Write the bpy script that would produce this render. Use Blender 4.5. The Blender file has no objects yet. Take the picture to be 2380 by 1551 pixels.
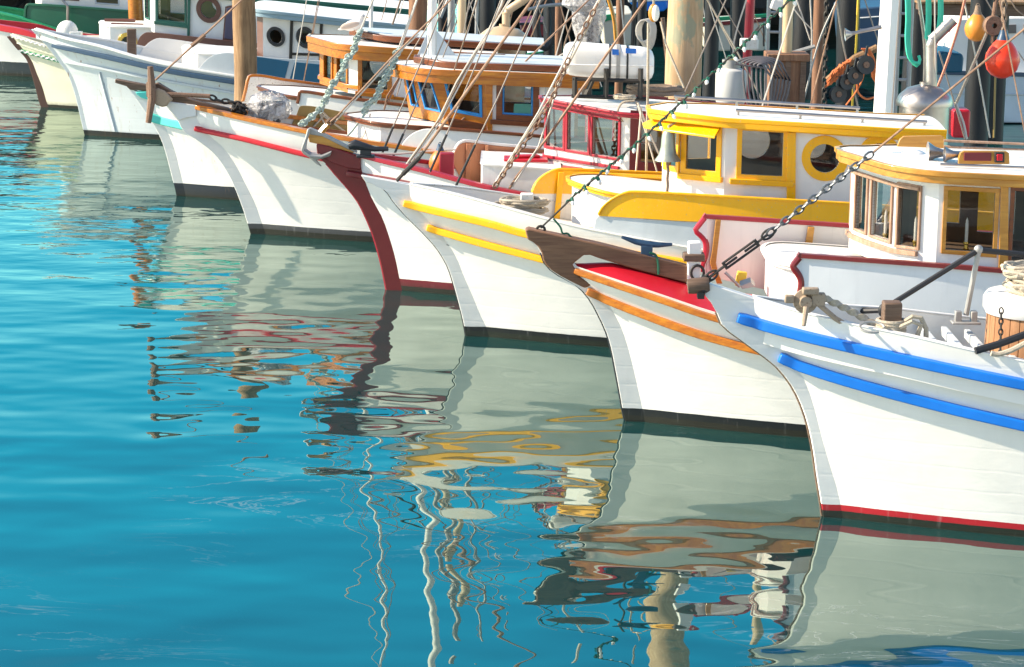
import bpy, bmesh, math, random
import numpy as np
from mathutils import Vector, Matrix
random.seed(7)
R = math.radians
# ---------------------------------------------------------------- camera, sky, sun, exposure
scene = bpy.context.scene
IMW, IMH, FPX = 2380.0, 1551.0, 6000.0
CAMZ = 5.07
PITCH = math.atan(1175.5 / FPX)
ROLL = R(0.8)
camd = bpy.data.cameras.new("camera")
camd.sensor_width = 36.0
camd.lens = FPX / IMW * 36.0
camd.clip_start = 0.1
camd.clip_end = 5000
cam = bpy.data.objects.new("camera", camd)
scene.collection.objects.link(cam)
CM = Matrix.Rotation(math.pi / 2 - PITCH, 3, 'X') @ Matrix.Rotation(ROLL, 3, 'Z')
cam.matrix_world = Matrix.Translation((0, 0, CAMZ)) @ CM.to_4x4()
scene.camera = cam

SUN_EL, SUN_ROT = R(33), R(270)          # compass style: 270 = from -X (the left of the picture)
world = bpy.data.worlds.new("World")
scene.world = world
world.use_nodes = True
nt = world.node_tree
bgn = nt.nodes['Background']
sky = nt.nodes.new('ShaderNodeTexSky')
sky.sky_type = 'NISHITA'
sky.sun_disc = False
sky.sun_elevation = SUN_EL
sky.sun_rotation = SUN_ROT
sky.ozone_density = 3.0
sky.air_density = 1.0
sky.dust_density = 0.0
# clear teal-blue band low over the open water, paler warm haze overhead
_tc = nt.nodes.new('ShaderNodeTexCoord'); _sp = nt.nodes.new('ShaderNodeSeparateXYZ'); nt.links.new(_tc.outputs['Generated'], _sp.inputs[0])
_rp = nt.nodes.new('ShaderNodeValToRGB'); nt.links.new(_sp.outputs[2], _rp.inputs[0])
for _e, (_p, _c) in zip([_rp.color_ramp.elements.new(.5) for _ in range(4)] and _rp.color_ramp.elements,
        ((0.0, (.95, 1.08, .96)), (.085, (.66, 1.12, 1.02)), (.23, (.09, .82, .88)), (.36, (.12, .72, .80)), (.62, (1.0, .90, .80)), (1.0, (1.06, .92, .80)))):
    _e.position = _p; _e.color = (*_c, 1)
_mx = nt.nodes.new('ShaderNodeMix'); _mx.data_type = 'RGBA'; _mx.blend_type = 'MULTIPLY'; _mx.inputs[0].default_value = 1
_mr = nt.nodes.new('ShaderNodeMapRange'); _mr.inputs[1].default_value = .0; _mr.inputs[2].default_value = .6; nt.links.new(_sp.outputs[1], _mr.inputs[0])
_m2 = nt.nodes.new('ShaderNodeMix'); _m2.data_type = 'RGBA'; nt.links.new(_mr.outputs[0], _m2.inputs[0]); _m2.inputs[6].default_value = (1.12, .93, .80, 1); nt.links.new(_rp.outputs[0], _m2.inputs[7])
nt.links.new(sky.outputs[0], _mx.inputs[6]); nt.links.new(_m2.outputs[2], _mx.inputs[7]); nt.links.new(_mx.outputs[2], bgn.inputs[0])
bgn.inputs[1].default_value = 0.15
sd = bpy.data.lights.new("sun", 'SUN')
sd.energy = 4.6
sd.angle = R(0.5)
sd.color = (1.0, 0.87, 0.68)
sun = bpy.data.objects.new("sun", sd)
scene.collection.objects.link(sun)
sdir = Vector((math.sin(SUN_ROT) * math.cos(SUN_EL), math.cos(SUN_ROT) * math.cos(SUN_EL), math.sin(SUN_EL)))
sun.rotation_euler = sdir.to_track_quat('Z', 'Y').to_euler()
sun.location = sdir * 60
scene.view_settings.view_transform = 'Standard'
scene.view_settings.look = 'None'
scene.view_settings.exposure = 1.14
scene.view_settings.gamma = 1.0
scene.render.engine = 'CYCLES'
scene.cycles.max_bounces = 8
scene.cycles.transparent_max_bounces = 16
scene.cycles.use_denoising = True
scene.cycles.caustics_reflective = True
scene.cycles.blur_glossy = 0.3
scene.cycles.sample_clamp_indirect = 6

# ---------------------------------------------------------------- measuring: photo point -> world point on a plane
def ray(p):
    return CM @ Vector(((p[0] - IMW / 2) / FPX, -(p[1] - IMH / 2) / FPX, -1.0))
def at(p, Y):
    d = ray(p); k = Y / d.y
    return Vector((d.x * k, Y, CAMZ + d.z * k))
def atz(p, z):
    d = ray(p); k = (z - CAMZ) / d.z
    return Vector((d.x * k, d.y * k, z))
VIEWS = {1: (0, 0, .3192), 2: (476, 0, .2701), 3: (666.4, 0, .3192), 4: (1047.2, 0, .3192), 5: (1523.2, 0, .36),
         6: (1142.4, 380.8, .36), 7: (1618.4, 285.6, .3683), 8: (285.6, 238, .3989)}
def q(n, *xy):
    ox, oy, s = VIEWS[n]
    out = [(ox + xy[i] * s, oy + xy[i + 1] * s) for i in range(0, len(xy), 2)]
    return out[0] if len(out) == 1 else out
def spl(pts, n):
    P = [np.array(p, float) for p in pts]
    if len(P) == 2:
        return [tuple(P[0] + (P[1] - P[0]) * i / (n - 1)) for i in range(n)]
    d = [0]
    for a, b in zip(P, P[1:]): d.append(d[-1] + max(1e-6, np.linalg.norm(b - a)))
    out = []
    E = [2 * P[0] - P[1]] + P + [2 * P[-1] - P[-2]]
    for i in range(n):
        s = d[-1] * i / (n - 1)
        k = min(len(P) - 2, max(0, int(np.searchsorted(d, s, 'right')) - 1))
        u = (s - d[k]) / (d[k + 1] - d[k])
        p0, p1, p2, p3 = E[k], E[k + 1], E[k + 2], E[k + 3]
        L = d[k + 1] - d[k]
        m1 = (p2 - p0) / (np.linalg.norm(p2 - p1) + np.linalg.norm(p1 - p0)) * L
        m2 = (p3 - p1) / (np.linalg.norm(p3 - p2) + np.linalg.norm(p2 - p1)) * L
        u2, u3 = u * u, u * u * u
        out.append(tuple((2*u3-3*u2+1) * p1 + (u3-2*u2+u) * m1 + (-2*u3+3*u2) * p2 + (u3-u2) * m2))
    return out

# ---------------------------------------------------------------- materials
MC = {}
def newmat(name):
    m = bpy.data.materials.new(name); m.use_nodes = True
    n = m.node_tree.nodes; b = n['Principled BSDF']
    return m, n, m.node_tree.links, b
def coord(n, l, scale=(1, 1, 1), kind='Object'):
    tc = n.new('ShaderNodeTexCoord'); mp = n.new('ShaderNodeMapping'); mp.inputs['Scale'].default_value = scale
    l.new(tc.outputs[kind], mp.inputs[0]); return mp.outputs[0]
def noise(n, l, vec, scale, detail=4, rough=.55, dist=0):
    t = n.new('ShaderNodeTexNoise'); t.inputs['Scale'].default_value = scale
    t.inputs['Detail'].default_value = detail; t.inputs['Roughness'].default_value = rough
    t.inputs['Distortion'].default_value = dist
    l.new(vec, t.inputs['Vector']); return t.outputs[0]
def ramp(n, l, fac, stops, const=False):
    r = n.new('ShaderNodeValToRGB')
    if const: r.color_ramp.interpolation = 'CONSTANT'
    e = r.color_ramp.elements
    while len(e) < len(stops): e.new(.5)
    for el, (p, c) in zip(e, stops):
        el.position = p; el.color = (c[0], c[1], c[2], 1)
    l.new(fac, r.inputs[0]); return r.outputs[0]
def mixc(n, l, fac, a, b, mode='MIX'):
    m = n.new('ShaderNodeMix'); m.data_type = 'RGBA'; m.blend_type = mode
    for s, v in ((m.inputs[0], fac), (m.inputs[6], a), (m.inputs[7], b)):
        if hasattr(v, 'links') or hasattr(v, 'is_linked'): l.new(v, s)
        elif isinstance(v, (int, float)): s.default_value = v
        else: s.default_value = (v[0], v[1], v[2], 1)
    return m.outputs[2]
def bump(n, l, b, h, strength, dist):
    bp = n.new('ShaderNodeBump'); bp.inputs['Strength'].default_value = strength; bp.inputs['Distance'].default_value = dist
    l.new(h, bp.inputs['Height']); l.new(bp.outputs[0], b.inputs['Normal'])
def paint(name, c, rough=.38, var=.12, wear=.0, wearc=(.30, .24, .18)):
    if name in MC: return MC[name]
    m, n, l, b = newmat(name)
    v = coord(n, l)
    big = noise(n, l, v, 2.3, 5)
    lo = tuple(x * (1 - var) for x in c); hi = tuple(min(1, x * (1 + var * .6)) for x in c)
    col = ramp(n, l, big, [(.3, lo), (.7, hi)])
    # faint run-down streaks of grime and chips
    st = noise(n, l, coord(n, l, (9, 9, .9)), 2.0, 5, .6)
    sf = ramp(n, l, st, [(.56, (0, 0, 0)), (.80, (.22 + wear * .5,) * 3)])
    col = mixc(n, l, sf, col, tuple(x * .62 for x in c))
    if wear:
        ch = noise(n, l, v, 48, 6, .7)
        cf = ramp(n, l, ch, [(.62 - wear * .12, (0, 0, 0)), (.66 - wear * .1, (1, 1, 1))])
        col = mixc(n, l, cf, col, wearc)
    l.new(col, b.inputs['Base Color'])
    rr = n.new('ShaderNodeMapRange'); rr.inputs[3].default_value = rough * .75; rr.inputs[4].default_value = min(1, rough * 1.4)
    l.new(big, rr.inputs[0]); l.new(rr.outputs[0], b.inputs['Roughness'])
    fine = noise(n, l, v, 9, 5)
    bump(n, l, b, fine, .35, .006)
    MC[name] = m; return m
def wood(name, c1, c2, rough=.5, scale=(1, 14, 14), k=3.0, bmp=.5, coat=0, patch=None):
    if name in MC: return MC[name]
    m, n, l, b = newmat(name)
    v = coord(n, l, scale)
    g = noise(n, l, v, k, 7, .62, .6)
    col = ramp(n, l, g, [(.30, c1), (.52, tuple((x + y) / 2 for x, y in zip(c1, c2))), (.72, c2)])
    big = noise(n, l, coord(n, l), 1.7, 4)
    col = mixc(n, l, ramp(n, l, big, [(.35, (0, 0, 0)), (.75, (.55,) * 3)]), col, tuple(x * .6 for x in c1))
    if patch:
        pn = noise(n, l, coord(n, l, (2, 2, 1.2)), 1.6, 5, .6)
        col = mixc(n, l, ramp(n, l, pn, [(.55, (0, 0, 0)), (.60, (.8,) * 3)]), col, patch)
    l.new(col, b.inputs['Base Color']); b.inputs['Roughness'].default_value = rough
    b.inputs['Coat Weight'].default_value = coat; b.inputs['Coat Roughness'].default_value = .08
    bump(n, l, b, g, bmp, .006)
    MC[name] = m; return m
def metal(name, c, rough=.3, met=1.0):
    if name in MC: return MC[name]
    m, n, l, b = newmat(name)
    g = noise(n, l, coord(n, l), 7, 5)
    col = ramp(n, l, g, [(.3, tuple(x * .75 for x in c)), (.7, c)])
    l.new(col, b.inputs['Base Color']); b.inputs['Metallic'].default_value = met
    rr = n.new('ShaderNodeMapRange'); rr.inputs[3].default_value = rough * .7; rr.inputs[4].default_value = rough * 1.5
    l.new(g, rr.inputs[0]); l.new(rr.outputs[0], b.inputs['Roughness'])
    MC[name] = m; return m
def glass(name, tint=(.72, .72, .69)):
    if name in MC: return MC[name]
    m, n, l, b = newmat(name)
    n.remove(b)
    out = n['Material Output']
    tr = n.new('ShaderNodeBsdfTransparent'); tr.inputs[0].default_value = (*tint, 1)
    gl = n.new('ShaderNodeBsdfGlossy'); gl.inputs['Roughness'].default_value = .02
    lw = n.new('ShaderNodeFresnel'); lw.inputs[0].default_value = 1.55
    g = noise(n, l, coord(n, l), 5, 3)
    mr = n.new('ShaderNodeMapRange'); mr.inputs[3].default_value = .7; mr.inputs[4].default_value = 1.3
    l.new(g, mr.inputs[0])
    mu = n.new('ShaderNodeMath'); mu.operation = 'MULTIPLY'; mu.use_clamp = True; cp = n.new('ShaderNodeMath'); cp.operation = 'MINIMUM'; cp.inputs[1].default_value = .24; l.new(mu.outputs[0], cp.inputs[0])
    l.new(lw.outputs[0], mu.inputs[0]); l.new(mr.outputs[0], mu.inputs[1])
    mx = n.new('ShaderNodeMixShader')
    l.new(cp.outputs[0], mx.inputs[0]); l.new(tr.outputs[0], mx.inputs[1]); l.new(gl.outputs[0], mx.inputs[2])
    l.new(mx.outputs[0], out.inputs[0])
    MC[name] = m; return m
def hullmat(name, white, bands, rust=0.0, algae=.05):
    """paint in horizontal bands: bands = [(top height, colour)] from the water up, white above"""
    m, n, l, b = newmat(name)
    v = coord(n, l)
    sx = n.new('ShaderNodeSeparateXYZ'); l.new(v, sx.inputs[0])
    nz = noise(n, l, coord(n, l, (1, 1, 1)), 5, 5, .6)
    ad = n.new('ShaderNodeMath'); ad.operation = 'MULTIPLY_ADD'; ad.inputs[1].default_value = .012; 
    l.new(nz, ad.inputs[0]); l.new(sx.outputs[2], ad.inputs[2])
    mr = n.new('ShaderNodeMapRange'); mr.inputs[1].default_value = -1; mr.inputs[2].default_value = 3
    l.new(ad.outputs[0], mr.inputs[0])
    f = lambda z: (z + .006 + 1) / 4
    stops = [(0, bands[0][1])]
    for i, (zt, c) in enumerate(bands):
        stops.append((f(zt), bands[i + 1][1] if i + 1 < len(bands) else white))
    paintc = ramp(n, l, mr.outputs[0], stops, True)
    big = noise(n, l, v, 1.6, 5)
    paintc = mixc(n, l, 1.0, paintc, ramp(n, l, big, [(.3, (.88, .88, .87)), (.7, (1, 1, 1))]), 'MULTIPLY')
    st = noise(n, l, coord(n, l, (7, 7, .7)), 2.0, 6, .62)
    paintc = mixc(n, l, ramp(n, l, st, [(.57, (0, 0, 0)), (.85, (.35 + rust * .3,) * 3)]), paintc,
                  (.36, .20, .08) if rust else tuple(x * .75 for x in white))
    if rust:
        rn = noise(n, l, coord(n, l, (5, 5, 1.6)), 2.2, 7, .7)
        paintc = mixc(n, l, ramp(n, l, rn, [(.66 - rust * .06, (0, 0, 0)), (.72 - rust * .06, (1, 1, 1))]), paintc, (.28, .11, .03))
    # weed and slime just over the water
    am = n.new('ShaderNodeMapRange'); am.inputs[1].default_value = algae * 2.6; am.inputs[2].default_value = .0
    l.new(ad.outputs[0], am.inputs[0])
    an = noise(n, l, v, 22, 5, .7)
    mm = n.new('ShaderNodeMath'); mm.operation = 'MULTIPLY'
    l.new(am.outputs[0], mm.inputs[0]); l.new(ramp(n, l, an, [(.25, (.3,) * 3), (.55, (1, 1, 1))]), mm.inputs[1])
    paintc = mixc(n, l, mm.outputs[0], paintc, (.020, .019, .010))
    l.new(paintc, b.inputs['Base Color'])
    b.inputs['Roughness'].default_value = .42
    und = noise(n, l, coord(n, l, (1, 1, 2.2)), 3.0, 3)
    pl = n.new('ShaderNodeTexWave'); pl.bands_direction = 'Z'; pl.inputs['Scale'].default_value = 1.9; pl.inputs['Distortion'].default_value = 1.2
    l.new(v, pl.inputs[0])
    pr = ramp(n, l, pl.outputs[0], [(0, (0, 0, 0)), (.05, (1, 1, 1))])
    h = mixc(n, l, .13, und, pr)
    bump(n, l, b, h, .25, .02)
    return m

# ---------------------------------------------------------------- mesh building
col = scene.collection
def base_of(o):
    v = Vector((0, 0, 0))
    while o is not None:
        v += o.location; o = o.parent
    return v
class MB:
    def __init__(s): s.v = []; s.f = []; s.m = []
    def add(s, vs, fs, mi=0):
        o = len(s.v); s.v += [Vector(x) for x in vs]
        for f in fs: s.f.append(tuple(i + o for i in f)); s.m.append(mi)
        return s
    def grid(s, rows, mi=0, closed=False):
        n = len(rows[0]); vs = [p for r in rows for p in r]; fs = []
        for i in range(len(rows) - 1):
            for j in range(n if closed else n - 1):
                k = (j + 1) % n
                fs.append((i*n+j, i*n+k, (i+1)*n+k, (i+1)*n+j))
        return s.add(vs, fs, mi)
    def box(s, c, size, rot=None, mi=0):
        c = Vector(c); h = [x / 2 for x in size]; vs = []
        for dx in (-1, 1):
            for dy in (-1, 1):
                for dz in (-1, 1):
                    p = Vector((dx*h[0], dy*h[1], dz*h[2]))
                    if rot is not None: p = rot @ p
                    vs.append(c + p)
        return s.add(vs, [(0,1,3,2),(4,6,7,5),(0,4,5,1),(2,3,7,6),(0,2,6,4),(1,5,7,3)], mi)
    def prism(s, poly, ext, mi=0):
        n = len(poly); e = Vector(ext); vs = [Vector(p) for p in poly] + [Vector(p) + e for p in poly]
        fs = [tuple(range(n)), tuple(range(2*n-1, n-1, -1))] + [(i, (i+1) % n, (i+1) % n + n, i + n) for i in range(n)]
        return s.add(vs, fs, mi)
    def tube(s, pts, r, n=8, mi=0, caps=True, closed=False):
        pts = [Vector(p) for p in pts]; N = len(pts)
        rr = r if hasattr(r, '__len__') else [r] * N
        rows = []; up = None
        for i, p in enumerate(pts):
            if closed: t = pts[(i+1) % N] - pts[i-1]
            else: t = pts[min(i+1, N-1)] - pts[max(i-1, 0)]
            if t.length < 1e-9: t = Vector((0, 0, 1))
            t.normalize()
            if up is None:
                up = Vector((0, 0, 1)) if abs(t.z) < .9 else Vector((0, 1, 0))
            a = t.cross(up)
            if a.length < 1e-6: a = t.cross(Vector((1, 0, 0)))
            a.normalize(); b = a.cross(t).normalized(); up = b
            rows.append([p + (a * math.cos(2*math.pi*k/n) + b * math.sin(2*math.pi*k/n)) * rr[i] for k in range(n)])
        if closed: rows.append(rows[0])
        s.grid(rows, mi, True)
        if caps and not closed:
            s.add(rows[0], [tuple(range(n))], mi); s.add(rows[-1], [tuple(range(n-1, -1, -1))], mi)
        return s
    def lathe(s, base, prof, n=24, axis=(0, 0, 1), mi=0):
        ax = Vector(axis).normalized(); a = ax.orthogonal().normalized(); b = ax.cross(a); base = Vector(base)
        rows = [[base + ax * h + (a * math.cos(2*math.pi*k/n) + b * math.sin(2*math.pi*k/n)) * max(r, 1e-4) for k in range(n)] for r, h in prof]
        return s.grid(rows, mi, True)
    def ell(s, c, rx, ry, rz, rot=None, n=16, m=10, mi=0):
        rows = []
        for i in range(m + 1):
            th = math.pi * i / m
            row = []
            for k in range(n):
                ph = 2*math.pi*k/n
                p = Vector((rx*max(1e-3, math.sin(th))*math.cos(ph), ry*max(1e-3, math.sin(th))*math.sin(ph), rz*math.cos(th)))
                if rot is not None: p = rot @ p
                row.append(Vector(c) + p)
            rows.append(row)
        return s.grid(rows, mi, True)
    def sweep(s, pts, w, h, out=None, mi=0, taper=(1, 1), off=0.0, under=.75):
        """bar of width w (outward, level) and height h along pts; out = side it sticks out to"""
        pts = [Vector(p) for p in pts]; N = len(pts); rows = []
        for i, p in enumerate(pts):
            t = (pts[min(i+1, N-1)] - pts[max(i-1, 0)]).normalized()
            o = Vector((t.y, -t.x, 0))
            if o.length < 1e-6: o = Vector((0, -1, 0))
            o.normalize()
            if out is not None and o.dot(Vector(out)) < 0: o = -o
            u = o.cross(t).normalized()
            if u.z < 0: u = -u
            k = 1.0
            if i == 0: k = taper[0]
            if i == N - 1: k = taper[1]
            a, bq = off, off + w * k
            rows.append([p + o*a + u*h/2*k, p + o*bq + u*h/2*k*under, p + o*bq - u*h/2*k*under, p + o*a - u*h/2*k])
        s.grid(rows, mi, True)
        s.add(rows[0], [(0, 1, 2, 3)], mi); s.add(rows[-1], [(3, 2, 1, 0)], mi)
        return s
    def build(s, name, mats, parent=None, bevel=0, smooth=True, loc=None, sub=0, sharp=.62):
        if not isinstance(mats, (list, tuple)): mats = [mats]
        if parent is not None: o0 = base_of(parent); oloc = Vector((0, 0, 0))
        elif loc is not None: o0 = Vector(loc); oloc = Vector(loc)
        else:
            a = np.array([tuple(p) for p in s.v]); o0 = Vector(((a[:,0].min()+a[:,0].max())/2, (a[:,1].min()+a[:,1].max())/2, a[:,2].min())); oloc = o0
        me = bpy.data.meshes.new(name)
        me.from_pydata([tuple(p - o0) for p in s.v], [], s.f)
        for m in mats: me.materials.append(m)
        for p, mi in zip(me.polygons, s.m): p.material_index = mi
        bm = bmesh.new(); bm.from_mesh(me)
        bmesh.ops.remove_doubles(bm, verts=bm.verts, dist=1e-5)
        bmesh.ops.recalc_face_normals(bm, faces=bm.faces)
        if smooth:
            for f in bm.faces: f.smooth = True
            for e in bm.edges:
                if len(e.link_faces) == 2 and e.calc_face_angle(0) > sharp: e.smooth = False
        bm.to_mesh(me); bm.free()
        o = bpy.data.objects.new(name, me); col.objects.link(o)
        o.location = oloc
        if parent is not None: o.parent = parent
        if bevel:
            bv = o.modifiers.new('bevel', 'BEVEL'); bv.width = bevel; bv.segments = 2; bv.limit_method = 'ANGLE'; bv.angle_limit = R(40)
        if sub:
            sb = o.modifiers.new('sub', 'SUBSURF'); sb.levels = sub; sb.render_levels = sub
        return o
def tag(o, label=None, cat=None, group=None, kind=None):
    if label: o['label'] = label
    if cat: o['category'] = cat
    if group: o['group'] = group
    if kind: o['kind'] = kind
    return o
def thing(name, label, cat, loc, group=None):
    o = bpy.data.objects.new(name, None); o.empty_display_size = .2; col.objects.link(o); o.location = Vector(loc)
    return tag(o, label, cat, group)

# colours (base, not sunlit)
WHITE = (.80, .775, .73); YEL = (.93, .45, .002); BLUE = (.0005, .15, .60); RED = (.52, .008, .02); MAROON = (.17, .013, .015)
ORANGE = (.50, .17, .015)
m_white = paint('white_paint', WHITE, .4, .06)
m_white2 = paint('old_white_paint', (.74, .73, .68), .5, .10, .25, (.40, .32, .22))
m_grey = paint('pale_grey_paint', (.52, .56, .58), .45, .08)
m_deck = paint('deck_paint', (.66, .66, .64), .6, .1)
m_yel = paint('yellow_paint', YEL, .3, .06, .06, (.55, .40, .20))
m_blue = paint('blue_paint', BLUE, .32, .14)
m_red = paint('red_paint', RED, .35, .08)
m_maroon = paint('maroon_paint', MAROON, .35, .12)
m_crimson = paint('crimson_paint', (.36, .012, .03), .35, .12)
m_black = paint('black_paint', (.02, .022, .026), .4, .1)
m_navy = paint('dark_blue_paint', (.03, .07, .13), .35, .1)
m_teal = paint('teal_paint', (.012, .11, .20), .5, .1)
m_turq = paint('turquoise_paint', (.10, .62, .52), .4, .05)
m_green = paint('green_paint', (.006, .24, .10), .35, .1)
m_dgreen = paint('dark_green_paint', (.002, .095, .05), .4, .12)
m_tan = paint('tan_paint', (.50, .20, .09), .5, .06)
m_olive = paint('olive_paint', (.30, .20, .055), .5, .1)
m_cream = paint('cream_paint', (.80, .72, .52), .45, .05)
m_brownp = paint('brown_paint', (.13, .06, .04), .45, .15)
m_varn = wood('varnished_wood', (.36, .085, .002), (.68, .25, .008), .3, (1, 12, 12), 2.4, .2, .3)
m_varnd = wood('dark_varnished_wood', (.10, .022, .003), (.26, .060, .006), .34, (1, 12, 12), 2.4, .2, .25)
m_gold = wood('golden_wood', (.44, .18, .018), (.68, .34, .05), .38, (1, 12, 12), 2.4, .2, .25)
m_oldw = wood('weathered_wood', (.10, .055, .032), (.24, .15, .10), .7, (1, 16, 16), 3, .7)
m_pile = wood('piling_wood', (.17, .085, .035), (.48, .30, .155), .8, (10, 10, .8), 2.6, .9)
m_pileg = wood('pale_piling_wood', (.44, .28, .14), (.66, .47, .29), .75, (9, 9, .7), 2.4, .9, 0, (.26, .29, .20))
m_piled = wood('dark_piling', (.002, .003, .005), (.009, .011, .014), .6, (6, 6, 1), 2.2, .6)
m_pileb = wood('brown_piling_wood', (.16, .07, .035), (.33, .17, .09), .75, (10, 10, .8), 2.6, .8)
m_steel = metal('steel', (.50, .45, .41), .35)
m_galv = metal('galvanised_metal', (.46, .45, .43), .6, .7)
m_iron = metal('dark_iron', (.06, .055, .05), .6, .6)
m_rustm = paint('rusty_metal', (.24, .14, .09), .75, .35, .5, (.12, .05, .025))
m_winch = paint('worn_bronze', (.36, .27, .19), .6, .3, .35, (.16, .09, .05))
m_brass = metal('brass', (.70, .46, .12), .25)
m_bronze = metal('bronze_patina', (.42, .44, .36), .45, .7)
m_glass = glass('window_glass')
m_rope = wood('rope_fibre', (.36, .30, .22), (.62, .54, .42), .9, (40, 40, 40), 2, 1)
m_roped = wood('dark_rope', (.20, .14, .10), (.38, .28, .20), .9, (40, 40, 40), 2, 1)
m_ropet = wood('teal_rope_fibre', (.28, .38, .34), (.55, .62, .56), .9, (40, 40, 40), 2, 1)
m_ropeg = paint('green_rope', (.05, .58, .38), .6, .1)
m_ropeo = paint('orange_rope', (.72, .20, .06), .7, .15)
m_ropey = paint('yellow_rope', (.78, .52, .05), .7, .1)
m_rubber = paint('black_rubber', (.018, .018, .020), .55, .1)
m_stay = metal('wire_stay', (.34, .28, .24), .5, .5)
m_staylt = paint('pale_line', (.62, .56, .48), .7, .1)
m_spar = wood('spar_wood', (.24, .12, .07), (.50, .32, .2), .6, (6, 6, 6), 2, .4)
m_intr = paint('cabin_lining', (.20, .13, .085), .6, .2)
m_intd = paint('dark_lining', (.17, .14, .12), .6, .2)
m_plast = paint('clear_plastic_wrap', (.62, .60, .60), .16, .12)
def see_through(m, k):
    n, l = m.node_tree.nodes, m.node_tree.links; b = n['Principled BSDF']
    g = noise(n, l, coord(n, l, (1, 1, 1)), 9, 5, .7, 1.5)
    l.new(ramp(n, l, g, [(.42, (k, k, k)), (.62, (1, 1, 1))]), b.inputs['Alpha'])
    bump(n, l, b, g, 1.0, .05)
see_through(m_plast, .35)
# ---------------------------------------------------------------- water
def water():
    m, n, l, b = newmat('harbour_water')
    geo = n.new('ShaderNodeNewGeometry')
    def mp(scale, rot=0):
        x = n.new('ShaderNodeMapping'); x.inputs['Scale'].default_value = scale; x.inputs['Rotation'].default_value = (0, 0, rot)
        l.new(geo.outputs['Position'], x.inputs[0]); return x.outputs[0]
    def mul(a, k):
        x = n.new('ShaderNodeMath'); x.operation = 'MULTIPLY'
        l.new(a, x.inputs[0])
        if isinstance(k, (int, float)): x.inputs[1].default_value = k
        else: l.new(k, x.inputs[1])
        return x.outputs[0]
    def add(a, c):
        x = n.new('ShaderNodeMath'); x.operation = 'ADD'; l.new(a, x.inputs[0]); l.new(c, x.inputs[1]); return x.outputs[0]
    swell = noise(n, l, mp((.75, 1.0, 1), .12), .85, 0)             # long soft undulation
    mid = noise(n, l, mp((.74, 1.0, 1), -.16), 2.1, 0)              # smooth wavelets lying across the view
    mid2 = noise(n, l, mp((.70, 1.0, 1), .30), 3.3, 0)
    chop = noise(n, l, mp((.55, 1.0, 1), .05), 8.0, 1, .4)
    # breeze patches: more chop farther out and to the open side, glassy near the camera
    sx = n.new('ShaderNodeSeparateXYZ'); l.new(geo.outputs['Position'], sx.inputs[0])
    def rng(s, a, c, lo, hi):
        r = n.new('ShaderNodeMapRange'); r.interpolation_type = 'SMOOTHSTEP'
        for i, v in zip((1, 2, 3, 4), (a, c, lo, hi)): r.inputs[i].default_value = v
        l.new(s, r.inputs[0]); return r.outputs[0]
    far = rng(sx.outputs[1], 22, 34, 0.05, 1.0)
    lee = rng(sx.outputs[0], -6.0, -.5, 1.0, .3)
    near = rng(sx.outputs[1], 16.5, 26, .62, 1.05)
    pat = rng(noise(n, l, mp((1, .6, 1)), .30, 1), .35, .65, .6, 1.1)
    k = mul(mul(far, lee), pat)
    h = add(mul(swell, .030), add(mul(mul(add(mid, mul(mid2, .55)), mul(near, pat)), .0125), mul(mul(chop, k), .0045)))
    bp = n.new('ShaderNodeBump'); bp.inputs['Strength'].default_value = 1; bp.inputs['Distance'].default_value = 1
    l.new(h, bp.inputs['Height'])
    n.remove(b)
    df = n.new('ShaderNodeBsdfDiffuse')
    cl = noise(n, l, mp((1, .5, 1)), .25, 3)
    l.new(ramp(n, l, cl, [(.3, (.002, .030, .034)), (.7, (.004, .040, .040))]), df.inputs[0])
    # thin film of scum drawn out in wisps near the camera
    fm = ramp(n, l, noise(n, l, mp((.55, 1.5, 1), .2), .9, 5, .6, 1.4), [(.49, (0, 0, 0)), (.50, (1, 1, 1)), (.507, (0, 0, 0))])
    fmk = mul(mul(fm, rng(noise(n, l, mp((1, 1, 1)), .35, 1), .48, .62, 0, 1)), rng(sx.outputs[1], 19, 23, .16, 0))
    gl = n.new('ShaderNodeBsdfGlossy'); gl.inputs['Roughness'].default_value = .008
    gl.inputs[0].default_value = (.88, .98, .87, 1)
    fr = n.new('ShaderNodeFresnel'); fr.inputs[0].default_value = 2.8
    l.new(bp.outputs[0], fr.inputs['Normal']); l.new(bp.outputs[0], gl.inputs['Normal'])
    mx = n.new('ShaderNodeMixShader')
    l.new(fr.outputs[0], mx.inputs[0]); l.new(df.outputs[0], mx.inputs[1]); l.new(gl.outputs[0], mx.inputs[2])
    sc = n.new('ShaderNodeBsdfDiffuse'); sc.inputs[0].default_value = (.5, .52, .5, 1)
    m3 = n.new('ShaderNodeMixShader'); l.new(fmk, m3.inputs[0]); l.new(mx.outputs[0], m3.inputs[1]); l.new(sc.outputs[0], m3.inputs[2])
    l.new(m3.outputs[0], n['Material Output'].inputs[0])
    w = MB()
    w.add([(-700, -60, 0), (700, -60, 0), (700, 1400, 0), (-700, 1400, 0)], [(0, 1, 2, 3)])
    o = w.build('harbour_water', m, loc=(0, 0, 0)); tag(o, kind='structure')
water()
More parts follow.
